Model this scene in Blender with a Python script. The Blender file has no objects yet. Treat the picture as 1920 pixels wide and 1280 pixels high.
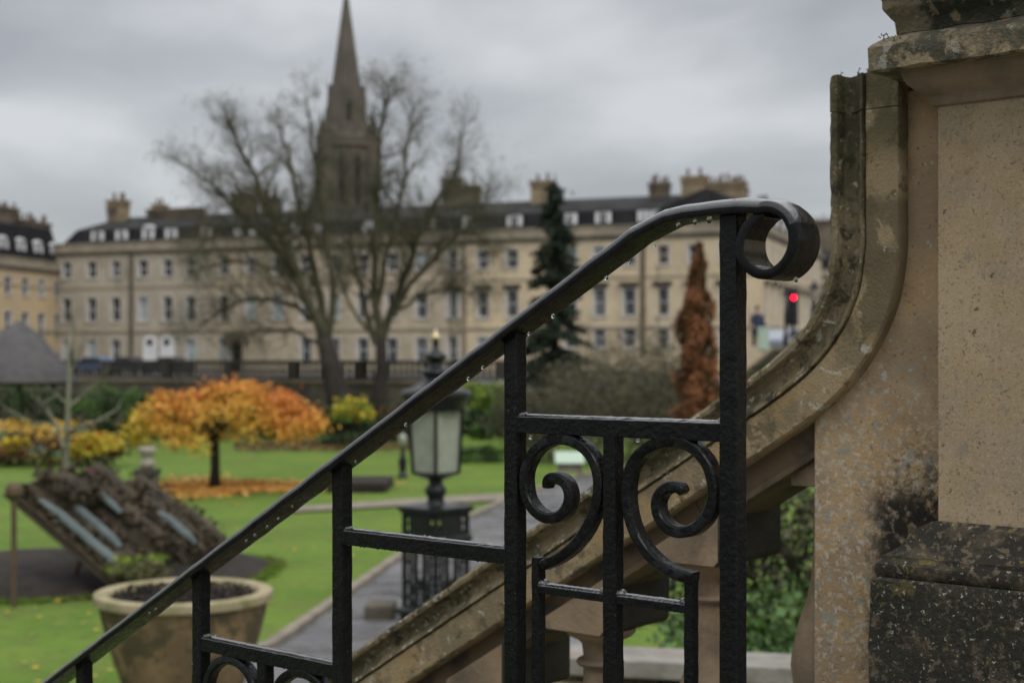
import bpy, math, random
from mathutils import Vector, Matrix, noise
import numpy as np
R = math.radians
SC = bpy.context.scene
COL = SC.collection

# ------------------------------------------------------------------ camera
F = 2667.0                      # focal length in pixels of the 1920 wide photograph (50 mm lens)
HY = 672.0                      # row of the horizon in the photograph
cam_d = bpy.data.cameras.new('camera'); cam = bpy.data.objects.new('camera', cam_d); COL.objects.link(cam)
cam.location = (0, 0, 0); cam.rotation_euler = (R(90), 0, 0)
cam_d.lens = 50.0; cam_d.sensor_width = 36.0
cam_d.shift_y = (HY - 640) / 1920.0
cam_d.clip_start = 0.05; cam_d.clip_end = 3000
cam_d.dof.use_dof = True; cam_d.dof.focus_distance = 2.25; cam_d.dof.aperture_fstop = 4.7
SC.camera = cam

# ------------------------------------------------------------------ world: overcast sky with cloud bands
W = bpy.data.worlds.new('World'); SC.world = W; W.use_nodes = True
nt = W.node_tree; nt.nodes.clear()
def nd(t, **k):
    n = nt.nodes.new(t)
    for a, b in k.items(): setattr(n, a, b)
    return n
SUN_EL, SUN_AZ = R(48), R(150)
out = nd('ShaderNodeOutputWorld'); add = nd('ShaderNodeAddShader')
sky = nd('ShaderNodeTexSky', sky_type='NISHITA', sun_disc=False, sun_elevation=SUN_EL, sun_rotation=SUN_AZ)
bg1 = nd('ShaderNodeBackground'); bg1.inputs[1].default_value = 0.012
bg2 = nd('ShaderNodeBackground'); bg2.inputs[1].default_value = 1.0
tc = nd('ShaderNodeTexCoord'); mp = nd('ShaderNodeMapping'); mp.inputs['Scale'].default_value = (1.0, 1.0, 2.6); mp.inputs['Location'].default_value = (3.1, 0.4, 0.35)
mp.inputs['Rotation'].default_value = (0, R(9), 0)
n1 = nd('ShaderNodeTexNoise'); n1.inputs['Scale'].default_value = 4.2; n1.inputs['Detail'].default_value = 6; n1.inputs['Roughness'].default_value = 0.45; n1.inputs['Distortion'].default_value = 0.25
cr = nd('ShaderNodeValToRGB'); e = cr.color_ramp.elements
e[0].position = 0.36; e[0].color = (0.258, 0.263, 0.270, 1); e[1].position = 0.64; e[1].color = (0.44, 0.444, 0.45, 1)
m = cr.color_ramp.elements.new(0.5); m.color = (0.325, 0.330, 0.338, 1)
sep = nd('ShaderNodeSeparateXYZ')
mr = nd('ShaderNodeMapRange'); mr.inputs[1].default_value = 0.25; mr.inputs[2].default_value = 1.0; mr.inputs[3].default_value = 1.0; mr.inputs[4].default_value = 3.7
vm = nd('ShaderNodeVectorMath', operation='SCALE')
L = nt.links.new
L(tc.outputs['Generated'], mp.inputs[0]); L(mp.outputs[0], n1.inputs['Vector']); L(n1.outputs[0], cr.inputs[0])
L(tc.outputs['Generated'], sep.inputs[0]); L(sep.outputs[2], mr.inputs[0])
L(cr.outputs[0], vm.inputs[0]); L(mr.outputs[0], vm.inputs['Scale']); L(vm.outputs[0], bg2.inputs[0])
L(sky.outputs[0], bg1.inputs[0]); L(bg1.outputs[0], add.inputs[0]); L(bg2.outputs[0], add.inputs[1]); L(add.outputs[0], out.inputs[0])

sl = bpy.data.lights.new('sun', 'SUN'); sl.energy = 1.1; sl.angle = R(28); sl.color = (1, 0.96, 0.9)
so = bpy.data.objects.new('sun', sl); COL.objects.link(so)
sd = Vector((math.sin(SUN_AZ) * math.cos(SUN_EL), math.cos(SUN_AZ) * math.cos(SUN_EL), math.sin(SUN_EL)))
so.rotation_euler = sd.to_track_quat('Z', 'Y').to_euler()
SC.view_settings.view_transform = 'Standard'; SC.view_settings.look = 'None'
SC.view_settings.exposure = 0.42; SC.view_settings.gamma = 1.0; SC.view_settings.use_curve_mapping = False

# ------------------------------------------------------------------ materials
MATS = {}
def mat(name, c1, c2=None, scale=4.0, rough=0.7, bump=0.0, bscale=None, spec=0.4, layers=(), detail=8, lo=0.35, hi=0.65,
        coat=0.0, metal=0.0, stretch=(1, 1, 1), rough2=None, bdist=0.01, trans=0.0, emit=None, brough=0.6, sss=0):
    """layers: (colour, scale, low, high, amount, (x,y,z) offset) patches laid over the base colour"""
    m = bpy.data.materials.new(name); m.use_nodes = True; t = m.node_tree; N = t.nodes; lk = t.links.new
    b = N['Principled BSDF']
    tcn = N.new('ShaderNodeTexCoord'); mpn = N.new('ShaderNodeMapping'); mpn.inputs['Scale'].default_value = stretch
    lk(tcn.outputs['Object'], mpn.inputs[0]); V = mpn.outputs[0]
    def nz(sc, det=detail, ro=0.6, off=None, dist=0.0):
        n = N.new('ShaderNodeTexNoise'); n.inputs['Scale'].default_value = sc; n.inputs['Detail'].default_value = det
        n.inputs['Roughness'].default_value = ro; n.inputs['Distortion'].default_value = dist
        src = V
        if off:
            mo = N.new('ShaderNodeVectorMath'); mo.operation = 'ADD'; mo.inputs[1].default_value = off; lk(V, mo.inputs[0]); src = mo.outputs[0]
        lk(src, n.inputs['Vector']); return n.outputs[0]
    def rng_(v, a, c_):
        r_ = N.new('ShaderNodeMapRange'); r_.interpolation_type = 'SMOOTHSTEP'
        r_.inputs[1].default_value = a; r_.inputs[2].default_value = c_; lk(v, r_.inputs[0]); return r_.outputs[0]
    def mix(f, a, c_):
        x = N.new('ShaderNodeMix'); x.data_type = 'RGBA'; lk(f, x.inputs[0])
        if isinstance(a, tuple): x.inputs[6].default_value = (*a, 1)
        else: lk(a, x.inputs[6])
        if isinstance(c_, tuple): x.inputs[7].default_value = (*c_, 1)
        else: lk(c_, x.inputs[7])
        return x.outputs[2]
    base = c1
    if c2: base = mix(rng_(nz(scale), lo, hi), c1, c2)
    masks = []
    for ly in layers:
        colr, sc, a, c_, amt, off = ly[:6]
        f = rng_(nz(sc, 10, 0.65, off, 0.3), a, c_)
        if len(ly) > 6:                       # a stain with a place of its own: axis, from, to
            for ax, z0, z1 in ly[6:]:
                s_ = N.new('ShaderNodeSeparateXYZ'); gp = N.new('ShaderNodeNewGeometry'); lk(gp.outputs['Position'], s_.inputs[0])
                r_ = N.new('ShaderNodeMapRange'); r_.interpolation_type = 'SMOOTHSTEP'
                r_.inputs[1].default_value = min(z0, z1); r_.inputs[2].default_value = max(z0, z1)
                if z0 > z1: r_.inputs[3].default_value = 1; r_.inputs[4].default_value = 0
                lk(s_.outputs[ax], r_.inputs[0])
                ml = N.new('ShaderNodeMath'); ml.operation = 'MULTIPLY'; lk(f, ml.inputs[0]); lk(r_.outputs[0], ml.inputs[1]); f = ml.outputs[0]
        ma = N.new('ShaderNodeMath'); ma.operation = 'MULTIPLY'; ma.inputs[1].default_value = amt; lk(f, ma.inputs[0])
        base = mix(ma.outputs[0], base, colr)
    if isinstance(base, tuple): b.inputs['Base Color'].default_value = (*base, 1)
    else: lk(base, b.inputs['Base Color'])
    b.inputs['Roughness'].default_value = rough; b.inputs['Specular IOR Level'].default_value = spec
    b.inputs['Metallic'].default_value = metal; b.inputs['Coat Weight'].default_value = coat; b.inputs['Coat Roughness'].default_value = 0.08
    b.inputs['Transmission Weight'].default_value = trans
    if rough2 is not None:
        r_ = N.new('ShaderNodeMapRange'); r_.inputs[1].default_value = 0.35; r_.inputs[2].default_value = 0.65; r_.inputs[3].default_value = rough; r_.inputs[4].default_value = rough2
        lk(nz(scale * 1.7, 5, 0.5, (3, 7, 1)), r_.inputs[0]); lk(r_.outputs[0], b.inputs['Roughness'])
    if bump:
        bn = N.new('ShaderNodeBump'); bn.inputs['Strength'].default_value = bump; bn.inputs['Distance'].default_value = bdist
        lk(nz(bscale or scale * 6, 8, brough), bn.inputs['Height']); lk(bn.outputs[0], b.inputs['Normal'])
    if emit:
        b.inputs['Emission Color'].default_value = (*emit[0], 1); b.inputs['Emission Strength'].default_value = emit[1]
    MATS[name] = m; return m

mat('iron', (0.004, 0.0045, 0.0048), (0.007, 0.0075, 0.008), 60, rough=0.25, rough2=0.5, bump=1.0, bscale=120, spec=0.12, coat=0.14, bdist=0.004, brough=0.55)
mat('iron_rail', (0.0045, 0.0045, 0.0045), (0.008, 0.008, 0.0078), 40, rough=0.2, rough2=0.42, bump=0.7, bscale=90, spec=0.10, bdist=0.002, coat=0.12)
mat('wet_iron', (0.006, 0.006, 0.006), (0.010, 0.010, 0.010), 40, rough=0.08, rough2=0.2, bump=0.9, bscale=70, spec=0.5, bdist=0.0022, coat=1.0)
mat('water', (0.95, 0.97, 1.0), rough=0.0, spec=0.5, trans=1.0)
MATS['water'].node_tree.nodes['Principled BSDF'].inputs['IOR'].default_value = 1.33
LICH = (0.27, 0.27, 0.23); MOSS = (0.055, 0.06, 0.024); BLK = (0.012, 0.012, 0.010)
mat('coping_stone', (0.209, 0.171, 0.105), (0.110, 0.094, 0.055), 10, rough=0.85, bump=1.0, bscale=120, bdist=0.005, spec=0.22, detail=12, lo=0.43, hi=0.57,
    layers=(((0.085, 0.08, 0.042), 12, 0.5, 0.58, 0.6, (5, 1, 2)), ((0.03, 0.028, 0.018), 26, 0.54, 0.6, 0.8, (1, 9, 3)), ((0.27, 0.20, 0.11), 24, 0.54, 0.62, 0.6, (2, 2, 8)),
            ((0.36, 0.34, 0.28), 44, 0.60, 0.615, 0.85, (7, 3, 3)), ((0.48, 0.45, 0.38), 24, 0.635, 0.645, 0.9, (9, 3, 1)), ((0.06, 0.056, 0.03), 9, 0.38, 0.5, 0.7, (1, 2, 2), (2, 0.36, 0.46))))
mat('fascia_stone', (0.291, 0.224, 0.129), (0.190, 0.151, 0.092), 9, rough=0.82, bump=1.0, bscale=150, bdist=0.004, spec=0.22, detail=12, lo=0.43, hi=0.57,
    layers=(((0.32, 0.215, 0.10), 10, 0.5, 0.58, 0.6, (3, 3, 1)), ((0.085, 0.075, 0.045), 12, 0.55, 0.6, 0.7, (5, 1, 2)), ((0.38, 0.36, 0.3), 30, 0.615, 0.63, 0.85, (7, 3, 3)), ((0.07, 0.055, 0.035), 120, 0.6, 0.64, 0.6, (7, 9, 3)),
            ((0.12, 0.095, 0.056), 2.6, 0.50, 0.512, 0.85, (1, 2, 2.3), (2, 0.02, 0.07), (2, 0.33, 0.30)), ((0.065, 0.062, 0.03), 11, 0.40, 0.52, 0.75, (1, 2, 2), (2, 0.36, 0.46))))
mat('wing_stone', (0.403, 0.291, 0.174), (0.295, 0.220, 0.140), 7, rough=0.8, bump=1.0, bscale=150, bdist=0.004, spec=0.22, detail=12, lo=0.42, hi=0.58, brough=0.7,
    layers=(((0.42, 0.275, 0.13), 8, 0.5, 0.58, 0.5, (3, 3, 1)), ((0.2, 0.15, 0.10), 3.5, 0.5, 0.62, 0.4, (5, 3, 1)), ((0.47, 0.42, 0.34), 75, 0.54, 0.565, 0.75, (1, 5, 5), (2, 0.05, -0.25)),
            ((0.24, 0.25, 0.22), 38, 0.57, 0.59, 0.7, (8, 5, 5), (2, 0.15, -0.1)), ((0.40, 0.39, 0.34), 46, 0.61, 0.62, 0.8, (2, 5, 8)), ((0.09, 0.065, 0.04), 110, 0.61, 0.64, 0.7, (9, 1, 5)),
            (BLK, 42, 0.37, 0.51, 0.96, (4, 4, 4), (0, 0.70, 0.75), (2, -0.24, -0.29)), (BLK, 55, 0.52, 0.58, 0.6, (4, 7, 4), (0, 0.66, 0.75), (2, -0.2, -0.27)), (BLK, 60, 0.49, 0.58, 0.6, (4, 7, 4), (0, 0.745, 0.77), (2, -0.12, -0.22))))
mat('shaft_stone', (0.433, 0.336, 0.219), (0.356, 0.282, 0.191), 5, rough=0.82, bump=1.0, bscale=230, bdist=0.0045, spec=0.2, detail=12, lo=0.42, hi=0.58, brough=0.8,
    layers=(((0.40, 0.29, 0.155), 7, 0.5, 0.6, 0.5, (3, 3, 1)), ((0.50, 0.41, 0.29), 190, 0.54, 0.6, 0.55, (3, 5, 5)), ((0.17, 0.125, 0.08), 150, 0.56, 0.62, 0.6, (6, 5, 2)), ((0.22, 0.21, 0.18), 26, 0.60, 0.63, 0.6, (1, 5, 5)), ((0.10, 0.075, 0.05), 60, 0.635, 0.65, 0.85, (9, 1, 5)), ((0.2, 0.155, 0.11), 4, 0.48, 0.6, 0.45, (9, 7, 5), (2, 0.2, 0.5))))
mat('black_stone', (0.013, 0.013, 0.010), (0.028, 0.025, 0.018), 9, rough=0.85, bump=1.0, bscale=100, bdist=0.007, spec=0.3, detail=12,
    layers=(((0.13, 0.10, 0.068), 14, 0.52, 0.6, 0.6, (3, 3, 1)), ((0.16, 0.13, 0.09), 70, 0.55, 0.6, 0.6, (3, 9, 1)), ((0.022, 0.022, 0.016), 45, 0.48, 0.54, 0.8, (3, 6, 1)), ((0.40, 0.40, 0.33), 120, 0.62, 0.64, 0.85, (1, 5, 5)), ((0.12, 0.10, 0.03), 22, 0.61, 0.65, 0.5, (7, 5, 5))))
mat('base_mould_stone', (0.020, 0.018, 0.013), (0.055, 0.046, 0.028), 14, rough=0.85, bump=1.0, bscale=100, bdist=0.006, spec=0.3, detail=12, lo=0.48, hi=0.6,
    layers=(((0.16, 0.125, 0.03), 20, 0.6, 0.64, 0.6, (7, 5, 5)), ((0.15, 0.115, 0.075), 60, 0.54, 0.6, 0.6, (3, 5, 2)), ((0.26, 0.21, 0.12), 40, 0.5, 0.58, 0.7, (3, 5, 9), (2, -0.318, -0.308)), ((0.38, 0.33, 0.24), 90, 0.63, 0.65, 0.7, (7, 1, 5))))
mat('cornice_stone', (0.059, 0.055, 0.036), (0.140, 0.115, 0.075), 10, rough=0.85, bump=1.0, bscale=110, bdist=0.008, spec=0.25, detail=12, lo=0.45, hi=0.58,
    layers=(((0.33, 0.255, 0.16), 30, 0.49, 0.58, 0.75, (3, 3, 1), (2, 0.61, 0.54)), (LICH, 19, 0.6, 0.62, 0.85, (1, 5, 5)), ((0.02, 0.021, 0.014), 9, 0.46, 0.55, 0.85, (7, 5, 5), (2, 0.57, 0.63)), ((0.2, 0.16, 0.1), 34, 0.54, 0.6, 0.7, (5, 5, 2))))
mat('bed_mould_stone', (0.244, 0.181, 0.127), (0.167, 0.132, 0.091), 11, rough=0.85, bump=1.0, bscale=130, bdist=0.004, spec=0.2)
mat('baluster_stone', (0.254, 0.182, 0.117), (0.160, 0.121, 0.080), 8, rough=0.85, bump=0.8, bscale=90, bdist=0.003, layers=(((0.04, 0.032, 0.02), 6, 0.5, 0.7, 0.6, (1, 1, 1)),))
mat('block_dark_stone', (0.022, 0.019, 0.014), (0.045, 0.037, 0.025), 8, rough=0.9, bump=0.8, bscale=90, bdist=0.003)
mat('under_stone', (0.11, 0.078, 0.047), (0.05, 0.038, 0.026), 7, rough=0.9, bump=0.8, bscale=90, bdist=0.003, lo=0.42, hi=0.58)  # under-rail: the shade below the coping is put into this darker brown
mat('ledge_stone', (0.25, 0.235, 0.205), (0.16, 0.15, 0.13), 5, rough=0.7, bump=0.6, layers=(((0.24, 0.15, 0.13), 4, 0.55, 0.62, 0.5, (4, 1, 1)),))
mat('pale_stone', (0.34, 0.31, 0.26), (0.24, 0.22, 0.18), 6, rough=0.8, bump=0.4)
mat('lawn', (0.078, 0.142, 0.017), (0.112, 0.185, 0.022), 0.5, rough=0.9, bump=0.5, bscale=30, bdist=0.03, spec=0.2, detail=10,
    layers=(((0.15, 0.175, 0.035), 2.5, 0.5, 0.62, 0.5, (2, 1, 3)), ((0.045, 0.08, 0.014), 5, 0.52, 0.6, 0.5, (5, 4, 3)), ((0.115, 0.125, 0.035), 0.9, 0.5, 0.62, 0.45, (9, 4, 3)), ((0.13, 0.15, 0.04), 14, 0.54, 0.62, 0.4, (9, 4, 9))))
mat('tarmac', (0.135, 0.13, 0.132), (0.075, 0.073, 0.077), 1.1, rough=0.08, rough2=0.6, bump=0.25, bscale=40, bdist=0.01, spec=0.5)
mat('kerb', (0.23, 0.2, 0.15), (0.15, 0.13, 0.1), 3, rough=0.8)
mat('kerb_red', (0.13, 0.06, 0.045), (0.1, 0.06, 0.05), 3, rough=0.8)
mat('soil', (0.014, 0.011, 0.009), (0.03, 0.022, 0.016), 5, rough=0.95, bump=1, bscale=12, bdist=0.05)
mat('road', (0.07, 0.07, 0.072), (0.1, 0.1, 0.1), 1, rough=0.4)
mat('earth', (0.05, 0.06, 0.03), (0.08, 0.08, 0.05), 0.1, rough=0.95)
mat('facade_grey', (0.405, 0.355, 0.274), (0.316, 0.284, 0.223), 0.35, rough=0.85, detail=9, layers=(((0.09, 0.08, 0.065), 0.5, 0.5, 0.8, 0.6, (4, 1, 1)),))
mat('facade_warm', (0.576, 0.470, 0.312), (0.451, 0.368, 0.251), 0.35, rough=0.85, detail=9, layers=(((0.12, 0.10, 0.075), 0.45, 0.52, 0.8, 0.6, (4, 1, 1)),))
mat('facade_mid', (0.447, 0.374, 0.263), (0.338, 0.289, 0.211), 0.35, rough=0.85, detail=9, layers=(((0.09, 0.08, 0.06), 0.5, 0.5, 0.8, 0.6, (4, 1, 1)),))
mat('facade_gold', (0.502, 0.378, 0.220), (0.426, 0.329, 0.206), 0.35, rough=0.85, detail=9)
mat('facade_pink', (0.26, 0.2, 0.15), (0.2, 0.15, 0.115), 0.4, rough=0.85)
mat('trim', (0.29, 0.25, 0.18), (0.2, 0.175, 0.135), 0.8, rough=0.85)
mat('trim_dark', (0.08, 0.07, 0.052), (0.12, 0.1, 0.07), 0.8, rough=0.85)
mat('slate_dark', (0.011, 0.011, 0.013), (0.018, 0.018, 0.020), 1.2, rough=0.7, spec=0.05)
mat('slate', (0.026, 0.026, 0.027), (0.045, 0.045, 0.045), 0.5, rough=0.7, spec=0.05, layers=(((0.05, 0.055, 0.025), 0.6, 0.55, 0.7, 0.6, (4, 1, 1)),))
mat('white_paint', (0.68, 0.68, 0.68), (0.58, 0.58, 0.6), 1.5, rough=0.5)
mat('reveal_paint', (0.52, 0.48, 0.42), (0.42, 0.39, 0.34), 1.5, rough=0.6)
mat('glass_dark', (0.014, 0.016, 0.018), (0.026, 0.03, 0.033), 0.6, rough=0.25, spec=0.18)
mat('glass_mid', (0.06, 0.065, 0.07), (0.10, 0.105, 0.11), 0.9, rough=0.25, spec=0.2)
mat('glass_blind', (0.30, 0.36, 0.36), (0.24, 0.3, 0.31), 0.8, rough=0.3)
mat('chimney_stone', (0.15, 0.12, 0.085), (0.09, 0.075, 0.055), 0.8, rough=0.9)
mat('chimney_light', (0.29, 0.22, 0.135), (0.19, 0.15, 0.1), 0.8, rough=0.9)
mat('pot_clay', (0.15, 0.09, 0.065), (0.09, 0.065, 0.05), 2, rough=0.8)
mat('spire_stone', (0.10, 0.086, 0.068), (0.07, 0.061, 0.05), 0.25, rough=0.9, layers=(((0.15, 0.11, 0.08), 0.16, 0.55, 0.7, 0.6, (4, 1, 1)),))
mat('void', (0.008, 0.008, 0.009), rough=0.9)
mat('bark', (0.062, 0.056, 0.037), (0.085, 0.078, 0.046), 2, rough=0.9, bump=0.6, bscale=8, bdist=0.03, layers=(((0.07, 0.078, 0.025), 1.5, 0.5, 0.7, 0.6, (4, 1, 1)),))
mat('bark_dark', (0.02, 0.016, 0.013), (0.035, 0.03, 0.024), 3, rough=0.9)
mat('bark_pale', (0.19, 0.19, 0.13), (0.12, 0.12, 0.085), 3, rough=0.9)
mat('twig_grey', (0.075, 0.068, 0.05), (0.10, 0.09, 0.06), 2, rough=0.95)
for nme, a, b_ in (('leaf_orange', (0.62, 0.26, 0.05), (0.55, 0.30, 0.05)), ('leaf_red', (0.60, 0.20, 0.05), (0.52, 0.2, 0.05)),
                   ('leaf_amber', (0.58, 0.35, 0.055), (0.47, 0.30, 0.05)), ('leaf_yellow', (0.55, 0.42, 0.03), (0.42, 0.36, 0.04)),
                   ('leaf_lime', (0.20, 0.27, 0.03), (0.13, 0.2, 0.028)), ('leaf_green', (0.05, 0.12, 0.02), (0.09, 0.17, 0.03)), ('leaf_ivy', (0.05, 0.105, 0.028), (0.09, 0.15, 0.05)),
                   ('leaf_dark', (0.018, 0.036, 0.014), (0.035, 0.06, 0.02)), ('leaf_conifer', (0.018, 0.030, 0.020), (0.03, 0.045, 0.026)),
                   ('leaf_olive', (0.07, 0.075, 0.03), (0.1, 0.09, 0.04)), ('leaf_copper', (0.30, 0.13, 0.055), (0.22, 0.095, 0.045)), ('leaf_brown', (0.09, 0.045, 0.02), (0.14, 0.07, 0.028)),
                   ('leaf_litter', (0.66, 0.33, 0.07), (0.52, 0.29, 0.08)), ('straw', (0.075, 0.058, 0.036), (0.038, 0.031, 0.02)), ('leaf_thicket', (0.06, 0.052, 0.042), (0.085, 0.07, 0.055)), ('plum', (0.085, 0.012, 0.024), (0.05, 0.01, 0.015))):
    mat(nme, a, b_, 3, rough=0.7, spec=0.25)
mat('blue_stripe', (0.125, 0.158, 0.158), (0.085, 0.11, 0.11), 4, rough=0.7)
mat('timber', (0.10, 0.07, 0.04), (0.07, 0.05, 0.03), 3, rough=0.8)
mat('timber_dark', (0.035, 0.028, 0.018), (0.05, 0.04, 0.025), 3, rough=0.85)
mat('terracotta', (0.24, 0.165, 0.08), (0.13, 0.095, 0.045), 2.2, rough=0.85, bump=0.5, bscale=12, bdist=0.02, detail=10,
    layers=(((0.05, 0.045, 0.02), 2.6, 0.47, 0.56, 0.8, (4, 1, 1)), ((0.27, 0.19, 0.10), 5, 0.55, 0.7, 0.5, (7, 1, 1))))
mat('terracotta_rim', (0.33, 0.27, 0.17), (0.22, 0.2, 0.1), 3, rough=0.85, layers=(((0.12, 0.12, 0.04), 3, 0.5, 0.66, 0.7, (4, 1, 1)),))
mat('lamp_iron', (0.010, 0.011, 0.013), (0.015, 0.016, 0.017), 8, rough=0.3, spec=0.3, bump=0.2, bscale=30)
mat('lamp_glass', (0.30, 0.32, 0.26), (0.24, 0.26, 0.21), 5, rough=0.25, spec=0.4)
mat('gilt', (0.62, 0.52, 0.32), rough=0.4, metal=0.2)
mat('red_lamp', (0.8, 0.0, 0.02), emit=((1.0, 0.0, 0.02), 14.0))
mat('black_plastic', (0.012, 0.012, 0.014), rough=0.4)
mat('pale_green', (0.36, 0.45, 0.36), rough=0.5)
mat('teal_paint', (0.14, 0.25, 0.24), rough=0.5)
mat('car_blue', (0.07, 0.12, 0.22), rough=0.25, coat=0.6)
mat('car_silver', (0.22, 0.235, 0.28), rough=0.25, coat=0.6)
mat('car_dark', (0.02, 0.022, 0.028), rough=0.25, coat=0.6)
mat('rubber', (0.012, 0.012, 0.012), rough=0.8)
mat('skin', (0.45, 0.28, 0.2), rough=0.6)
mat('coat_navy', (0.025, 0.035, 0.06), rough=0.8)
mat('thatch', (0.068, 0.066, 0.068), (0.094, 0.088, 0.088), 2.5, rough=0.75, spec=0.2, bump=0.6, bscale=20, bdist=0.03)
mat('wall_rubble', (0.12, 0.10, 0.075), (0.06, 0.052, 0.04), 1.1, rough=0.9, layers=(((0.03, 0.035, 0.02), 0.7, 0.5, 0.7, 0.7, (4, 1, 1)),))
mat('wall_cope', (0.24, 0.195, 0.14), (0.15, 0.125, 0.09), 0.8, rough=0.85)
mat('balustrade_dark', (0.05, 0.042, 0.034), (0.032, 0.028, 0.024), 1.2, rough=0.85)
mat('twig_black', (0.02, 0.018, 0.012), rough=0.9)

# ------------------------------------------------------------------ mesh helpers
class MB:
    def __init__(s): s.v = []; s.f = []; s.m = []; s.mats = []
    def mi(s, name):
        if name not in s.mats: s.mats.append(name)
        return s.mats.index(name)
    def add(s, vs, fs, m=None):
        o = len(s.v); s.v += [tuple(v) for v in vs]; s.f += [tuple(i + o for i in f) for f in fs]
        if m is not None or s.m:
            s.m += [s.mi(m) if m else 0] * (len(s.f) - len(s.m))
        return s
    def box(s, c, d, ax=None, m=None):
        """centre c, full sizes d along the three axes ax"""
        c = Vector(c); ax = ax or (Vector((1, 0, 0)), Vector((0, 1, 0)), Vector((0, 0, 1)))
        vs = [c + ax[0] * (d[0] / 2 * i) + ax[1] * (d[1] / 2 * j) + ax[2] * (d[2] / 2 * k) for k in (-1, 1) for j in (-1, 1) for i in (-1, 1)]
        return s.add(vs, [(0, 2, 3, 1), (4, 5, 7, 6), (0, 1, 5, 4), (2, 6, 7, 3), (0, 4, 6, 2), (1, 3, 7, 5)], m)
    def tube(s, pts, rs, n=6, cap=True, m=None):
        pts = [Vector(p) for p in pts]; vs = []; fs = []
        if not hasattr(rs, '__len__'): rs = [rs] * len(pts)
        up = None
        for i, p in enumerate(pts):
            t = (pts[min(i + 1, len(pts) - 1)] - pts[max(i - 1, 0)]).normalized()
            if up is None: up = t.orthogonal().normalized()
            a = (up - t * up.dot(t)); a = a.normalized() if a.length > 1e-6 else t.orthogonal().normalized(); up = a
            b = t.cross(a)
            for k in range(n):
                w = 2 * math.pi * k / n; vs.append(p + (a * math.cos(w) + b * math.sin(w)) * rs[i])
        for i in range(len(pts) - 1):
            for k in range(n): fs.append((i * n + k, i * n + (k + 1) % n, (i + 1) * n + (k + 1) % n, (i + 1) * n + k))
        if cap: fs.append(tuple(range(n - 1, -1, -1))); fs.append(tuple(range((len(pts) - 1) * n, len(pts) * n)))
        return s.add(vs, fs, m)
    def lathe(s, prof, c, n=24, rot=0.0, m=None, jitter=0):
        c = Vector(c); vs = []; fs = []
        for r, z in prof:
            for k in range(n):
                w = 2 * math.pi * k / n + rot; vs.append(c + Vector((r * math.cos(w), r * math.sin(w), z)))
        for i in range(len(prof) - 1):
            for k in range(n): fs.append((i * n + k, i * n + (k + 1) % n, (i + 1) * n + (k + 1) % n, (i + 1) * n + k))
        fs.append(tuple(range(n - 1, -1, -1))); fs.append(tuple(range((len(prof) - 1) * n, len(prof) * n)))
        return s.add(vs, fs, m)
    def sweep(s, pts, ups, side, sec, closed_sec=True, cap=True, m=None):
        """sec: list of (a along side, b along up)"""
        n = len(sec); vs = []; fs = []
        for p, u in zip(pts, ups):
            for a, b in sec: vs.append(Vector(p) + side * a + u * b)
        for i in range(len(pts) - 1):
            for k in range(n): fs.append((i * n + k, i * n + (k + 1) % n, (i + 1) * n + (k + 1) % n, (i + 1) * n + k))
        if cap: fs.append(tuple(range(n - 1, -1, -1))); fs.append(tuple(range((len(pts) - 1) * n, len(pts) * n)))
        return s.add(vs, fs, m)
    def prism(s, poly, org, ax, ay, az, d, m=None):
        """polygon (a,b) in plane ax,ay extruded d along az"""
        org = Vector(org); n = len(poly)
        vs = [org + ax * a + ay * b for a, b in poly] + [org + ax * a + ay * b + az * d for a, b in poly]
        return s.add(vs, [tuple(range(n - 1, -1, -1)), tuple(range(n, 2 * n))] + [(k, (k + 1) % n, n + (k + 1) % n, n + k) for k in range(n)], m)
    def leaves(s, pts, size, rng, m=None, up=0.0, asp=0.6):
        pts = np.asarray(pts, float).reshape(-1, 3); n = len(pts)
        if not n: return s
        a = rng.normal(size=(n, 3)); a /= np.linalg.norm(a, axis=1)[:, None]
        b = rng.normal(size=(n, 3)); 
        if up: a[:, 2] *= (1 - up); b[:, 2] *= (1 - up)
        b -= a * (a * b).sum(1)[:, None]; b /= (np.linalg.norm(b, axis=1)[:, None] + 1e-9)
        sz = size * rng.uniform(0.6, 1.3, n)[:, None]
        q = np.stack([pts - a * sz, pts - b * sz * asp, pts + a * sz, pts + b * sz * asp], 1).reshape(-1, 3)
        o = len(s.v); s.v += list(map(tuple, q.tolist()))
        s.f += [(o + 4 * i, o + 4 * i + 1, o + 4 * i + 2, o + 4 * i + 3) for i in range(n)]
        if m is not None or s.m: s.m += [s.mi(m) if m else 0] * (len(s.f) - len(s.m))
        return s
    def build(s, name, m, parent=None, smooth=False, bevel=0, loc=None, auto=None):
        me = bpy.data.meshes.new(name); o_ = Vector((0, 0, 0))
        if parent is not None: o_ = wloc(parent)
        elif loc is not None: o_ = Vector(loc)
        me.from_pydata([(v[0] - o_[0], v[1] - o_[1], v[2] - o_[2]) for v in s.v], [], s.f)
        if s.mats:
            for k in s.mats: me.materials.append(MATS[k])
            me.polygons.foreach_set('material_index', (s.m + [0] * len(s.f))[:len(s.f)])
        else: me.materials.append(MATS[m])
        if smooth: me.polygons.foreach_set('use_smooth', [True] * len(s.f))
        me.update(); o = bpy.data.objects.new(name, me); COL.objects.link(o)
        if parent is not None: o.parent = parent
        elif loc is not None: o.location = loc
        if bevel:
            b = o.modifiers.new('bevel', 'BEVEL'); b.width = bevel; b.segments = 2; b.limit_method = 'ANGLE'; b.angle_limit = R(40)
        if auto:
            try: me.set_sharp_from_angle(angle=R(auto))
            except Exception: pass
        return o
def wloc(o):
    v = Vector((0, 0, 0))
    while o: v += Vector(o.location); o = o.parent
    return v
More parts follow.
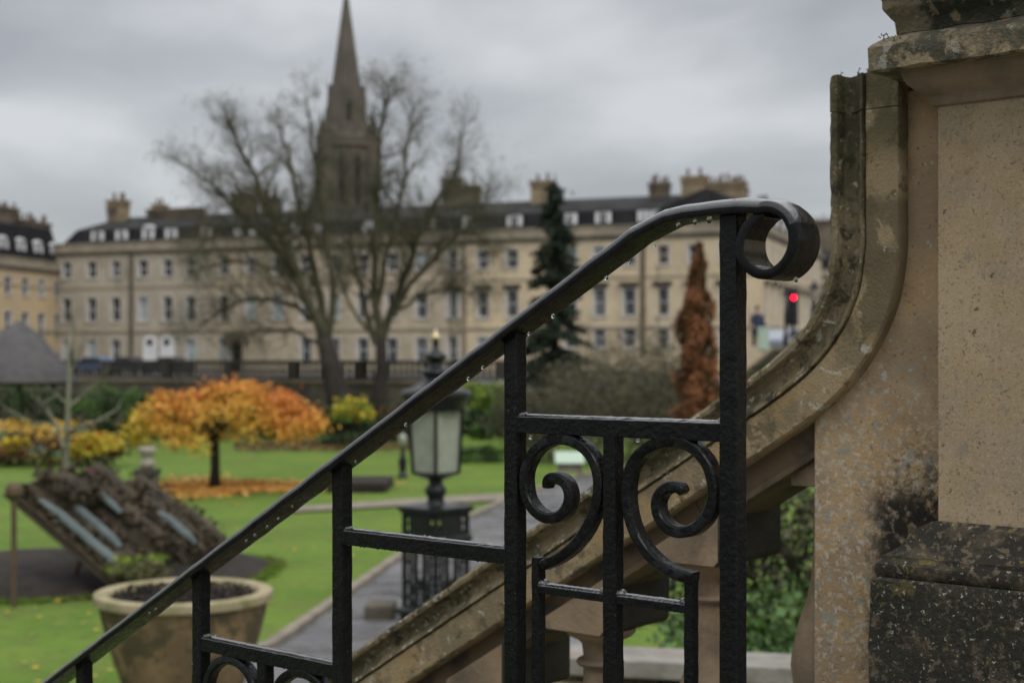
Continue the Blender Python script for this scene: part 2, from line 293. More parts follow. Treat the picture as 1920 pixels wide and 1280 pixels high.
def thing(name, label, cat, loc, group=None):
    o = bpy.data.objects.new(name, None); COL.objects.link(o); o.location = loc; o.empty_display_size = 0.2
    o['label'] = label; o['category'] = cat
    if group: o['group'] = group
    return o
def tag(o, label, cat, group=None, kind=None):
    o['label'] = label; o['category'] = cat
    if group: o['group'] = group
    if kind: o['kind'] = kind
    return o
def struct(o): o['kind'] = 'structure'; return o
X_, Y_, Z_ = Vector((1, 0, 0)), Vector((0, 1, 0)), Vector((0, 0, 1))
def W3(x, y, z): return Vector(((x - 960) / F * z, z, (HY - y) / F * z))
LH = -3.2                                    # lawn level below the eye
def onlawn(x, y): return W3(x, y, -LH * F / (y - HY))
def street(X): return -1.3 + 1.75 * min(1, max(0, (X - 8.2) / 2.0))

# ------------------------------------------------------------------ the stair frame: s runs down the flight, t away from the eye, h up
SD = Vector((-0.764, 0.645, 0)); TD = Vector((0.645, 0.764, 0))
def ST(s, t, h): return SD * s + TD * t + Z_ * h
def sh(x, y, t):                              # photograph point on a vertical plane t
    a = (x - 960) / F; z = t / (0.645 * a + 0.764)
    return z * (0.645 - 0.764 * a), (HY - y) / F * z

# ================================================================== SETTING
mb = MB(); mb.add([(-1500, -60, LH), (1500, -60, LH), (1500, 2500, LH), (-1500, 2500, LH)], [(0, 1, 2, 3)])
g = struct(mb.build('ground', 'earth')); g.location.z = -0.02
# lawn sheet with gentle undulation
mb = MB(); nx, ny = 60, 60; vs = []
for j in range(ny + 1):
    for i in range(nx + 1):
        X = -40 + 70 * i / nx; Yv = 4 + 58 * j / ny
        vs.append((X, Yv, LH + 0.008 * noise.noise(Vector((X * 0.2, Yv * 0.2, 0)))))
mb.add(vs, [(j * (nx + 1) + i, j * (nx + 1) + i + 1, (j + 1) * (nx + 1) + i + 1, (j + 1) * (nx + 1) + i) for j in range(ny) for i in range(nx)])
struct(mb.build('lawn', 'lawn', smooth=True))
def sheet(name, pts, z, m):
    n = len(pts) // 2; mb = MB(); L_ = pts[:n]; R_ = pts[n:]
    vs = [(p[0], p[1], z) for p in L_] + [(p[0], p[1], z) for p in R_]
    mb.add(vs, [(i, n + i, n + i + 1, i + 1) for i in range(n - 1)]); return struct(mb.build(name, m))
left = [(-4.3, 8), (-3.4, 12), (-2.55, 15.7), (-1.75, 22.3), (-0.9, 27.5), (0.15, 32.5), (1.9, 38), (4.5, 44)]
right = [(-0.4, 8), (0.4, 12), (1.0, 15.7), (1.85, 22.3), (2.8, 27.0), (4.0, 31.2), (5.9, 36), (8.5, 41.5)]
sheet('garden_path', left + right, LH + 0.05, 'tarmac')
cl = [onlawn(540, 953), onlawn(700, 942), onlawn(880, 931), onlawn(960, 926)]; c2 = [onlawn(540, 963), onlawn(700, 954), onlawn(880, 944), onlawn(960, 940)]
sheet('crossing_path', [(p.x, p.y) for p in cl] + [(p.x, p.y) for p in c2], LH + 0.045, 'kerb')
def kerb(name, pts, m):
    mb = MB(); P = [Vector((p[0], p[1], LH + 0.05)) for p in pts]; ups = [Z_] * len(P)
    for a, b in zip(P[:-1], P[1:]):
        d = (b - a); L_ = d.length; d.normalize(); mb.box((a + b) / 2, (L_, 0.14, 0.13), (d, d.cross(Z_) * -1, Z_))
    return struct(mb.build(name, m))
kerb('path_kerb', [(p[0] - 0.07, p[1]) for p in left], 'kerb'); kerb('path_edging', [(p[0] + 0.07, p[1]) for p in right], 'kerb_red')

# facade frame
FO = Vector((-40.6, 137.0, 0)); FU = Vector((0.936, -0.352, 0)); FV = Vector((0.352, 0.936, 0))
def FP(u, h, v=0.0): return FO + FU * u + FV * v + Z_ * h
def fu(x, v=0.0):
    a = (x - 960) / F; o = FO + FV * v
    return (a * o.y - o.x) / (FU.x - a * FU.y)
# raised street behind the gardens, up to the retaining wall line
WO = Vector((-7.2, 62, 0))
def WP(k, z, v=0.0): return WO + FU * k + FV * v + Z_ * z
mb = MB(); ks = [-60, -10, 5, 10, 14, 16.4, 17.4, 18.6, 19.4, 40, 90]; vs = []
for k in ks:
    for v in (0.25, 85, 400):
        p = WP(k, 0, v); vs.append((p.x, p.y, street(WP(k, 0).x)))
mb.add(vs, [(i * 3 + j, (i + 1) * 3 + j, (i + 1) * 3 + j + 1, i * 3 + j + 1) for i in range(len(ks) - 1) for j in range(2)])
struct(mb.build('street', 'road'))

# ================================================================== NEAR: IRON RAILING
T0 = 1.7255
rail_root = thing('iron_railing', 'wet black wrought iron stair railing with scrolled panels and a curled handrail end', 'railing', ST(1.05, T0, -0.75))
# handrail path in (s,h)
path = [sh(x, y, T0) for x, y in ((-160, 1470), (60, 1305), (200, 1203), (400, 1048), (600, 894), (800, 742), (963, 619), (1100, 517), (1200, 444))]
s0, h0 = path[2]; s1, h1 = path[7]
path = [(s, h0 + (h1 - h0) * (s - s0) / (s1 - s0)) for s, h in path]
path += [sh(x, y, T0) for x, y in ((1232, 424), (1262, 409), (1300, 400), (1350, 394), (1400, 389))]
cs, ch = sh(1452, 453, T0)
for i in range(0, 42):
    ph = R(-12 + i * 8.75); Rr = 0.0465 - 0.010 * max(0, (i - 20) / 21.0)
    path.append((cs - Rr * math.sin(ph) - 0.006 * max(0, (i - 20) / 21.0), ch + Rr * math.cos(ph) * 1.02))
# resample densely on straight section with slight waviness
dense = []
for (a, b), (c, d) in zip(path[:-1], path[1:]):
    n = max(1, int(math.hypot(c - a, d - b) / 0.012))
    for k in range(n): dense.append((a + (c - a) * k / n, b + (d - b) * k / n))
dense.append(path[-1])
pts = []; ups = []; wid = []
for i, (s, h) in enumerate(dense):
    a = dense[max(0, i - 2)]; b = dense[min(len(dense) - 1, i + 2)]
    tx, ty = b[0] - a[0], b[1] - a[1]; l = math.hypot(tx, ty); tx /= l; ty /= l
    # travelling towards -s; up-normal
    ups.append(SD * (ty) + Z_ * (-tx)); pts.append(ST(s, T0, h + 0.0012 * noise.noise(Vector((s * 22, h * 20, 1)))))
mb = MB(); sec0 = [(-.0275, -.0095), (-.0290, -.001), (-.0268, .0062), (-.016, .0115), (0, .0138), (.016, .0115), (.0268, .0062), (.0290, -.001), (.0275, -.0095), (.017, -.0112), (-.017, -.0112)]
vs = []; n = len(sec0); fs = []
for i, (p, u) in enumerate(zip(pts, ups)):
    fin = min(1, (len(pts) - i) / 4.0); cl_ = max(0, min(1, (i - len(pts) + 44) / 16)); ww = (1.0 + 0.18 * cl_) + 0.03 * noise.noise(Vector((i * 0.21, 0, 0)))
    tap = 1 - .30 * max(0, (i - (len(pts) - 16)) / 16.0)
    for a, b in sec0:
        bf = .0068 if b > .005 else (-.0068 if b < -.005 else b)
        vs.append(p + TD * a * ww * tap + u * (b * (1 - cl_) + bf * cl_) * (0.4 + 0.6 * fin))
for i in range(len(pts) - 1):
    for k in range(n): fs.append((i * n + k, i * n + (k + 1) % n, (i + 1) * n + (k + 1) % n, (i + 1) * n + k))
fs += [tuple(range(n - 1, -1, -1)), tuple(range((len(pts) - 1) * n, len(pts) * n))]
wet_ = lambda i: (1 <= i % n < 6 and i // n < len(pts) - 33) or (len(pts) - 23 < i // n < len(pts) - 9 and i % n >= 8)
top_ = [f for i, f in enumerate(fs[:-2]) if wet_(i)]; low_ = [f for i, f in enumerate(fs[:-2]) if not wet_(i)] + fs[-2:]
mb.add(vs, low_, 'iron_rail'); mb.f += top_; mb.m += [mb.mi('wet_iron')] * len(top_)
handrail = mb.build('handrail', 'iron_rail', rail_root, smooth=True, auto=50)
def rail_h(s):
    best = None
    for (a, b), (c, d) in zip(path[:13], path[1:14]):
        if min(a, c) <= s <= max(a, c): return b + (d - b) * (s - a) / (c - a)
    return path[13][1]
PW = 0.0262
posts_x = [1374.5, 963, 646, 375, 158]
post_s = [sh(x, 700, T0)[0] for x in posts_x]
step = (post_s[4] - post_s[0]) / 4.0
post_s = [post_s[0] + step * i for i in range(7)]
def step_h(s): return rail_h(min(s, 2.7)) - 0.93 - (0.57 * (s - 2.7) if s > 2.7 else 0)
def wobble_bar(mbx, a, b, w, d, side, cnt=16, amp=0.0005, seed=0):
    """square bar from a to b, w wide along side x axis, slightly uneven from the forge and many coats of paint"""
    ax = (b - a).normalized(); e1 = side; e2 = ax.cross(e1).normalized(); vs = []; fs = []
    for i in range(cnt + 1):
        p = a + (b - a) * (i / cnt); 
        for k, (p1, p2) in enumerate(((-1, -1), (1, -1), (1, 1), (-1, 1))):
            j = amp * noise.noise(Vector((i * 0.7, k * 5, seed * 3.1)))
            vs.append(p + e1 * (p1 * (w / 2 + j)) + e2 * (p2 * (d / 2 + j)))
    for i in range(cnt):
        for k in range(4): fs.append((i * 4 + k, i * 4 + (k + 1) % 4, i * 4 + 4 + (k + 1) % 4, i * 4 + 4 + k))
    fs += [(3, 2, 1, 0), (cnt * 4, cnt * 4 + 1, cnt * 4 + 2, cnt * 4 + 3)]
    mbx.add(vs, fs)
for i, s in enumerate(post_s[:6]):
    top = (rail_h(s) if s <= path[0][0] else path[0][1] - 0.568 * (s - path[0][0])) - 0.004
    bot = top - 0.93
    w = PW if i else 0.0285
    mb = MB(); wobble_bar(mb, ST(s, T0, bot), ST(s, T0, top), w, w, SD, 40, 0.0008, i)
    mb.build('post', 'iron', rail_root, bevel=0.0022)
def domed_bar(mbx, sa, sb, h, w, hg, seed, cnt=34):
    sec = [(-w / 2, -hg / 2), (w / 2, -hg / 2), (w / 2, hg / 2 - .0045), (w * .3, hg / 2 - .001), (0, hg / 2), (-w * .3, hg / 2 - .001), (-w / 2, hg / 2 - .0045)]
    n = len(sec); vs = []; f1 = []; f2 = []
    for i in range(cnt + 1):
        s_ = sa + (sb - sa) * i / cnt
        for k, (a, b) in enumerate(sec):
            j = 0.0009 * noise.noise(Vector((i * 0.9, k * 5, seed * .31))); vs.append(ST(s_, T0 + a + j * .6, h + b + j))
    for i in range(cnt):
        for k in range(n): (f2 if 2 <= k < 6 else f1).append((i * n + k, i * n + (k + 1) % n, (i + 1) * n + (k + 1) % n, (i + 1) * n + k))
    f1 += [tuple(range(n - 1, -1, -1)), tuple(range(cnt * n, cnt * n + n))]
    mbx.add(vs, f1, 'iron'); o_ = len(mbx.v) - len(vs); mbx.f += [tuple(q + o_ for q in f) for f in f2]; mbx.m += [mbx.mi('wet_iron')] * len(f2)
def crossbar(i, j, x, y, name='crossbar', w=0.016, hgt=0.0262, s_a=None, s_b=None):
    _, h = sh(x, y, T0); sa = s_a if s_a is not None else post_s[i] + PW / 2 - 0.002; sb = s_b if s_b is not None else post_s[j] - PW / 2 + 0.002
    mb = MB(); domed_bar(mb, sa, sb, h, w, hgt, x)
    for q in (sa + 0.004, sb - 0.004):                       # lead blobs run into the joints
        for k in range(1):
            c = ST(q, T0, h + hgt / 2 * 0.75)
            mb.lathe([(0.001, -0.008), (0.0085, -0.006), (0.0105, 0), (0.0075, 0.0055), (0.001, 0.0075)], c, 10, m='wet_iron')
    return mb.build(name, None, rail_root, bevel=0.0012)
crossbar(0, 1, 1165, 800, w=0.024, hgt=0.030); crossbar(1, 2, 800, 1021, w=0.024, hgt=0.029); crossbar(2, 3, 505, 1228, w=0.024, hgt=0.029)
# below the frame, the further crossbar and feet of the lowest bay
crossbar(3, 4, 262, 1440, w=0.024, hgt=0.029)
def smooth_poly(P, it=3):
    for _ in range(it):
        Q = [P[0]]
        for a, b in zip(P[:-1], P[1:]): Q += [(a[0] * .75 + b[0] * .25, a[1] * .75 + b[1] * .25), (a[0] * .25 + b[0] * .75, a[1] * .25 + b[1] * .75)]
        Q.append(P[-1]); P = Q
    return P
def scroll(name, trace, w0=0.0085, tip=True, shift=(0, 0)):
    P = smooth_poly([sh(x, y, T0) for x, y in trace], 3); P = [(a + shift[0], b + shift[1]) for a, b in P]
    vs = []; fs = []; n = 8; N_ = len(P)
    for i, (s, h) in enumerate(P):
        a = P[max(0, i - 1)]; b = P[min(N_ - 1, i + 1)]; tx, ty = b[0] - a[0], b[1] - a[1]; l = math.hypot(tx, ty) or 1; u = SD * (ty / l) + Z_ * (-tx / l)
        f = min(1, (N_ - i) / (N_ * 0.10)); hw = w0 * (0.62 + 0.38 * f); hd = 0.0125 * (0.75 + 0.25 * f)
        c = 0.003
        for aa, bb in ((-hd, -hw + c), (-hd, hw - c), (-hd + c, hw), (hd - c, hw), (hd, hw - c), (hd, -hw + c), (hd - c, -hw), (-hd + c, -hw)):
            j = 0.0006 * noise.noise(Vector((s * 60, h * 60, aa * 90)))
            vs.append(ST(s, T0, h) + TD * (aa + j) + u * (bb + j))
    for i in range(N_ - 1):
        for k in range(n): fs.append((i * n + k, i * n + (k + 1) % n, (i + 1) * n + (k + 1) % n, (i + 1) * n + k))
    fs += [tuple(range(n - 1, -1, -1)), tuple(range((N_ - 1) * n, N_ * n))]
    mb = MB(); mb.add(vs, fs); return mb.build(name, 'iron', rail_root, smooth=True, auto=45)
SCL = [(1022, 1058), (1058, 1043), (1095, 1008), (1120, 960), (1130, 905), (1117, 855), (1085, 826), (1045, 820), (1008, 840), (988, 880), (988, 925), (1005, 957), (1035, 974), (1063, 962), (1075, 932), (1066, 903), (1045, 893), (1029, 899), (1028, 914)]
SCR = [(1303, 1083), (1262, 1072), (1220, 1040), (1190, 992), (1178, 930), (1185, 875), (1212, 840), (1255, 824), (1300, 832), (1333, 868), (1345, 920), (1334, 965), (1305, 994), (1268, 998), (1240, 972), (1234, 938), (1250, 913), (1275, 911), (1284, 923)]
scroll('scroll', SCL); scroll('scroll', SCR)
sx, _ = sh(1150, 900, T0)
# upright between the scrolls and the small uprights they grow from
foot = -0.62
mb = MB(); wobble_bar(mb, ST(sx, T0, foot), ST(sx, T0, sh(1150, 812, T0)[1]), 0.0235, 0.0235, SD, 30, 0.0008, 7); mb.build('upright', 'iron', rail_root, bevel=0.0022)
sl_, hl_ = sh(1010, 1043, T0); mb = MB(); wobble_bar(mb, ST(sl_, T0, foot), ST(sl_, T0, hl_), 0.0150, 0.0185, SD, 20, 0.0007, 8); mb.build('upright', 'iron', rail_root, bevel=0.002)
sr_, hr_ = sh(1296, 1075, T0); mb = MB(); wobble_bar(mb, ST(sr_, T0, foot), ST(sr_, T0, hr_), 0.0145, 0.0185, SD, 20, 0.0007, 9); mb.build('upright', 'iron', rail_root, bevel=0.002)
crossbar(0, 0, 1075, 1108, hgt=0.0165, w=0.02, s_a=sx + 0.01, s_b=sl_ - 0.005)
crossbar(0, 0, 1225, 1128, hgt=0.0165, w=0.02, s_a=sr_ + 0.005, s_b=sx - 0.01)
crossbar(0, 1, 1165, 1500, w=0.024, hgt=0.03)
# the same panel again two bays down the flight, where only the heads of its scrolls show
dS = post_s[2] - post_s[0]; dH = sh(505, 1228, T0)[1] - sh(1165, 800, T0)[1]
scroll('scroll', SCL, shift=(dS, dH)); scroll('scroll', SCR, shift=(dS, dH))
mb = MB(); wobble_bar(mb, ST(sx + dS, T0, foot + dH), ST(sx + dS, T0, sh(505, 1228, T0)[1] - 0.01), 0.0235, 0.0235, SD, 30, 0.0008, 17); mb.build('upright', 'iron', rail_root, bevel=0.0022)
for ss, hh in ((sl_, hl_), (sr_, hr_)):
    mb = MB(); wobble_bar(mb, ST(ss + dS, T0, foot + dH), ST(ss + dS, T0, hh + dH), 0.015, 0.0185, SD, 20, 0.0007, ss); mb.build('upright', 'iron', rail_root, bevel=0.002)
# weld collars where scrolls meet the bar above
for x, y, w in ((1052, 818, 0.04), (1262, 823, 0.05)):
    mb = MB(); s, h = sh(x, y, T0); mb.box(ST(s, T0, h + 0.004), (w, 0.018, 0.014), (SD, TD, Z_)); mb.build('collar', 'iron', rail_root, bevel=0.003)

# water: hanging drops along the underside and beads on the metal
rng = random.Random(4)
def ico(mbx, c, r, sq=(1, 1, 1), n=8, rings=5):
    vs = []; fs = []
    for i in range(rings + 1):
        th = math.pi * i / rings
        for k in range(n): w = 2 * math.pi * k / n; vs.append(c + Vector((math.sin(th) * math.cos(w) * r * sq[0], math.sin(th) * math.sin(w) * r * sq[1], math.cos(th) * r * sq[2])))
    for i in range(rings):
        for k in range(n): fs.append((i * n + k, (i + 1) * n + k, (i + 1) * n + (k + 1) % n, i * n + (k + 1) % n))
    mbx.add(vs, fs)
mb = MB()
for x, y, r in ((1137, 523, 3.0), (1037, 594, 3.0), (992, 626, 2.2), (905, 690, 2.6), (878, 711, 2.6), (761, 797, 2.8), (667, 866, 2.2), (548, 950, 2), (522, 973, 2.4), (501, 988, 2.4), (478, 1004, 2.6), (462, 1015, 2.6), (292, 1143, 2.4), (280, 1150, 2.4), (232, 1180, 2.2), (214, 1196, 2.0), (118, 1268, 2.4),
                (1303, 418, 3.0), (1330, 414, 4.0), (1272, 425, 3.4), (1492, 527, 3.2), (1455, 531, 2.4), (1426, 410, 2.8), (1180, 494, 2.0), (1228, 462, 1.8)):
    s, h = sh(x, y, T0 - 0.019); c = ST(s, T0 - 0.019, h + r * 0.0004); ico(mb, c, r * 0.00105, (1, 1, 1.25), 12, 8)
for i in range(70):                                       # small beads hanging anywhere along the near lower edge
    s = rng.uniform(post_s[0] + 0.12, 2.69); r = rng.uniform(0.0007, 0.0017)
    ico(mb, ST(s, T0 - rng.uniform(0.012, 0.024), rail_h(min(s, 2.7)) - 0.009), r, (1, 1, 1.1))
for i in range(320):                                      # beads standing on top and on the near edge
    s = rng.uniform(post_s[0] - 0.02, 2.69); r = rng.uniform(0.0007, 0.0024); ed = rng.random() < 0.5
    ico(mb, ST(s, T0 - (0.0255 if ed else rng.uniform(0.0, 0.022)), rail_h(min(s, 2.7)) + (rng.uniform(-0.004, 0.004) if ed else 0.0095)), r, (1, 1, 0.7), 6, 4)
for q, s in enumerate(post_s[:5]):                        # beads on the faces of the posts
    for i in range(230 if q else 60):
        h = rail_h(min(s, 2.7)) - 0.02 - rng.random() ** 0.8 * 0.75; r = rng.choice((0.0005, 0.0007, 0.0009, 0.0013)); f = rng.random() < 0.93
        p = ST(s + rng.uniform(-0.012, 0.012), T0 - PW / 2, h) if f else ST(s - PW / 2, T0 + rng.uniform(-0.012, 0.012), h)
        ico(mb, p, r, (1, 1, 1.2), 6, 4)
for (i, j, x, y) in ((1, 2, 800, 1021), (2, 3, 505, 1228), (0, 1, 1165, 800)):
    _, h = sh(x, y, T0)
    for k in range(60):
        s = rng.uniform(post_s[i], post_s[j]); r = rng.uniform(0.0005, 0.0014)
        if k % 3: ico(mb, ST(s, T0 + rng.uniform(-0.011, 0.011), h + 0.0145), r, (1.5, 1.2, 0.6), 6, 4)
        elif i > 0: ico(mb, ST(s, T0 - 0.010, h - 0.0145), r * 1.7, (1.2, 1, 0.9), 8, 5)
        else: ico(mb, ST(s, T0 - 0.0122, h + rng.uniform(-0.012, 0.012)), r * 0.6, (1, 1, 1), 6, 4)
for x, y in ((1090, 826), (1230, 829), (1196, 826), (995, 820)):
    s, h = sh(x, y, T0 - 0.008); ico(mb, ST(s, T0 - 0.008, h), 0.0036, (1, 1, 1.1), 10, 6)
wd = mb.build('water_drops', 'water', rail_root, smooth=True); wd['kind'] = 'stuff'

# ================================================================== NEAR: STONE BALUSTRADE AND PIER
TF = 2.96
K = 0.88                                     # workshop units of the stonework to metres
_ST = ST
def ST(s, t, h): return _ST(s * K, t * K, h * K)
SK, TK, ZK = SD * K, TD * K, Z_ * K
bal = thing('stone_balustrade', 'mossy stone stair balustrade with moulded coping that sweeps up to the pier', 'balustrade', ST(1.6, TF + 0.15, -1.6))
A = sh(668, 1221, TF); B = sh(1400, 713, TF)
dirv = (B[0] - A[0], B[1] - A[1]); sv, _ = sh(1561, 400, TF); slope = dirv[1] / dirv[0]
low = (3.9, A[1] + slope * (3.9 - A[0]))
cv = [sh(x, y, TF) for x, y in ((1400, 713), (1440, 684), (1478, 651), (1508, 618), (1532, 580), (1549, 540), (1558, 500), (1561.5, 455))]
top_h = sh(1562, 145, TF)[1]
core = [low, A, sh(1000, 990, TF), sh(1200, 852, TF)]
core = [(s, A[1] + slope * (s - A[0])) for s, h in core]
cp = core + smooth_poly(cv, 2) + [(sv, cv[-1][1] + 0.03), (sv, top_h)]
dense = []
for (a, b), (c, d) in zip(cp[:-1], cp[1:]):
    n = max(1, int(math.hypot(c - a, d - b) / 0.02))
    for k in range(n): dense.append((a + (c - a) * k / n, b + (d - b) * k / n))
dense.append(cp[-1])
JOINTS = []
def with_joints(dn, hs):
    out_ = []
    for i, (a, b) in enumerate(zip(dn[:-1], dn[1:])):
        out_.append(a)
        for hj in hs:
            if min(a[1], b[1]) < hj <= max(a[1], b[1]):
                f = (hj - a[1]) / (b[1] - a[1]); g_ = 0.0018 / math.hypot(b[0] - a[0], b[1] - a[1])
                for q in (f - g_, f, f + g_):
                    if 0 < q < 1: out_.append((a[0] + (b[0] - a[0]) * q, a[1] + (b[1] - a[1]) * q))
                    if q == f: JOINTS.append(out_[-1])
    out_.append(dn[-1]); return out_
def sweep_coping(sec, m, name, parent, t0, dn=dense, rag=0.0, fasc=None):
    """sec (w, p): w = distance in from the leading edge, p = towards t; returns mesh"""
    mb = MB(); vs = []; fs = []; n = len(sec); N_ = len(dn)
    for i, (s, h) in enumerate(dn):
        a = dn[max(0, i - 3)]; b = dn[min(N_ - 1, i + 3)]; tx, ty = b[0] - a[0], b[1] - a[1]; l = math.hypot(tx, ty); tx /= l; ty /= l
        # travelling uphill (-s); inside normal (to the right/below): (ty... ) 
        if i > N_ - 4: tx, ty = 0.0, 1.0
        nx_, nh_ = (-ty, tx)                          # rotate: for travel (-1,0) gives (0,-1) downwards
        jn = 0.004 if (s, h) in JOINTS else 0
        for w, p in sec:
            if jn: w = w + jn if w < .15 else w; p = p + (jn if p < .15 else -jn)
            j = rag * noise.fractal(Vector((s * 35, h * 35, p * 40 + w * 9)), 0.8, 2.2, 3) if rag else 0
            e_ = 2.2 if w < 0.004 else 0.6
            vs.append(ST(s + nx_ * (w + j * e_), t0 + p + j * 0.5, h + nh_ * (w + j * e_) + (0.006 * noise.noise(Vector((w * 30, p * 20, 3))) if i == N_ - 1 else 0)))
    for i in range(N_ - 1):
        for k in range(n): fs.append((i * n + k, i * n + (k + 1) % n, (i + 1) * n + (k + 1) % n, (i + 1) * n + k))
    fs += [tuple(range(n - 1, -1, -1)), tuple(range((N_ - 1) * n, N_ * n))]
    if fasc:
        lo_ = [f for i, f in enumerate(fs[:-2]) if fasc[0] <= i % n < fasc[1]]; hi_ = [f for i, f in enumerate(fs[:-2]) if not fasc[0] <= i % n < fasc[1]] + fs[-2:]
        mb.add(vs, hi_, m); mb.f += lo_; mb.m += [mb.mi('fascia_stone')] * len(lo_)
    else: mb.add(vs, fs)
    return mb.build(name, m, parent, smooth=True, auto=35)
near = [(0.0, 0.012), (0.001, -0.012), (0.010, -0.018), (0.019, -0.016), (0.0215, -0.008), (0.023, 0.014), (0.034, 0.024), (0.050, 0.022), (0.062, 0.010), (0.071, -0.004), (0.077, -0.008), (0.0785, 0.010), (0.081, 0.012), (0.0835, -0.001), (0.092, -0.0015), (0.12, -0.0015), (0.150, -0.0015), (0.160, -0.001), (0.165, 0.006), (0.1655, 0.05)]
NFAS = 13
Wd = 0.345
far = [(w, Wd - p) for w, p in reversed(near)]
# coping is laid in two stones: a joint shows near the head
dense = with_joints(dense, [sh(1562, 213, TF)[1], sh(900, 1100, TF)[1] + .05, sh(1215, 900, TF)[1] + .09])
sweep_coping(near + far, 'coping_stone', 'coping', bal, TF, dn=dense, rag=0.0017, fasc=(12, 19))
# under-rail, set back
dn2 = [q for q in dense if q[0] > 1.60]
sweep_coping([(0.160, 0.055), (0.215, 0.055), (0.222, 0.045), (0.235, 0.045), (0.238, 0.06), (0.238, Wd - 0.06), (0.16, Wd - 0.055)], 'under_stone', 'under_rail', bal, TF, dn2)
# wing wall that stands below the sweep
mb = MB()
P = [(1.608, -2.6), (1.608, 0.02), (1.50, 0.14), (1.44, 0.35), (1.44, 0.60), (1.22, 0.60), (1.22, -2.6)]
mb.prism(P, ST(0, TF + 0.040, 0), SK, ZK, TK, 0.22); mb.build('wing_wall', 'wing_stone', bal, bevel=0.004)
# balusters: stepped block, neck, rings, belly
def under_h(s): return A[1] + slope * (s - A[0]) - 0.238 / math.cos(math.atan(slope))
sb0 = sh(1130, 1150, TF + 0.02)[0]; sb1 = sh(1345, 1000, TF + 0.02)[0]; bstep = sb0 - sb1
print('baluster spacing', bstep, 'slope', slope, under_h(sb0), sh(1130, 1197, TF + .02))
for k in range(-1, 6):
    s_edge = sb1 + bstep * k
    if s_edge < 1.3: pass
    se = s_edge                                       # uphill face of the block
    sc_ = se + 0.105
    hb = sh(1345, 1065, TF + 0.02)[1] + (slope) * (se - sb1)
    mb = MB(); c = ST(sc_, TF + 0.15, 0)
    # block with sloping head
    hl = under_h(se + 0.21) + 0.03; hr = under_h(se) + 0.03
    mb.prism([(se, hb + 0.014), (se + 0.012, hb), (se + 0.198, hb), (se + 0.21, hb + 0.014), (se + 0.21, hl), (se, hr)], ST(0, TF + 0.022, 0), SK, ZK, TK, 0.31, 'baluster_stone')
    for fi in (2, 3, 7): mb.m[fi] = mb.mi('block_dark_stone')  # uphill side, its chamfer and the underside get the near-black stone
    if se < 1.62: mb = MB(); mb.box(ST(sc_ + 0.0, TF + .15, hb + 0.03), (.14 * K, .16 * K, .07 * K), (SD, TD, Z_), 'baluster_stone')
    o1 = mb.build('baluster', 'baluster_stone', bal, bevel=0.003)
    mb = MB()
    prof = [(0.075, -0.002), (0.10, 0.0), (0.098, -0.010), (0.088, -0.022), (0.062, -0.034), (0.050, -0.045), (0.046, -0.075), (0.047, -0.085), (0.060, -0.088), (0.066, -0.096), (0.060, -0.104), (0.046, -0.108), (0.046, -0.16), (0.050, -0.22), (0.062, -0.28), (0.082, -0.34), (0.096, -0.40), (0.10, -0.44), (0.092, -0.50), (0.075, -0.54), (0.06, -0.555), (0.06, -0.58), (0.10, -0.59), (0.10, -0.80)]
    if se < 1.62: prof = prof[5:7] + prof[11:]
    mb.lathe([(a_ * K, b_ * K) for a_, b_ in prof], c + ZK * hb, 28); mb.build('turned_shaft', 'baluster_stone', o1, smooth=True, auto=50)
# string wall under the balusters, falling with the stair
mb = MB(); P = [(1.61, LH), (1.61, A[1] + slope * (1.61 - A[0]) - 0.86), (3.9, A[1] + slope * (3.9 - A[0]) - 0.86), (3.9, LH)]
mb.prism(P, ST(0, TF - 0.02, 0), SK, ZK, TK, 0.34); mb.build('string_wall', 'wing_stone', bal)

SR, SL, TPa, TPb = 0.45, 1.273, 2.93, 3.55
pier = thing('stone_pier', 'weathered stone pier with dark corniced cap and blackened plinth beside the stair', 'pier', ST(0.86, 3.2, -1.6))
def rings(name, prof, m, rag=0.0, sub=26, bev=0):
    """square mouldings: (offset, height) from below to above"""
    mb = MB(); vs = []; fs = []; per = []
    def ring(o):
        c = [(SL + o, TPa - o), (SR - o, TPa - o), (SR - o, TPb + o), (SL + o, TPb + o)]; out_ = []
        for i in range(4):
            a = c[i]; b = c[(i + 1) % 4]
            for k in range(sub): out_.append((a[0] + (b[0] - a[0]) * k / sub, a[1] + (b[1] - a[1]) * k / sub))
        return out_
    n = 4 * sub
    for o, h in prof:
        for s, t in ring(o):
            j = rag * noise.fractal(Vector((s * 30, t * 30, h * 30)), 0.8, 2.1, 4) if rag else 0
            vs.append(ST(s + j, t - j, h + j * 0.8))
    for i in range(len(prof) - 1):
        for k in range(n): fs.append((i * n + k, i * n + (k + 1) % n, (i + 1) * n + (k + 1) % n, (i + 1) * n + k))
    fs += [tuple(range(n - 1, -1, -1)), tuple(range((len(prof) - 1) * n, len(prof) * n))]
    fs = [tuple(reversed(f)) for f in fs]
    mb.add(vs, fs); return mb.build(name, m, pier, smooth=True, auto=38)
rings('plinth', [(0.108, -2.6), (0.108, -1.2), (0.108, -0.9), (0.108, -0.75), (0.108, -0.62), (0.108, -0.55), (0.108, -0.50), (0.106, -0.472), (0.100, -0.466)], 'black_stone', 0.003)
rings('base_moulding', [(0.093, -0.467), (0.0975, -0.462), (0.1005, -0.452), (0.099, -0.438), (0.090, -0.430), (0.088, -0.427), (0.088, -0.42), (0.080, -0.415), (0.062, -0.402), (0.048, -0.388), (0.040, -0.372), (0.030, -0.360), (0.012, -0.352), (0.004, -0.349)], 'base_mould_stone', 0.003)
rings('shaft', [(0, -0.352), (0, -0.2), (0, 0), (0, 0.2), (0, 0.4), (0, 0.545)], 'shaft_stone', 0.0006)
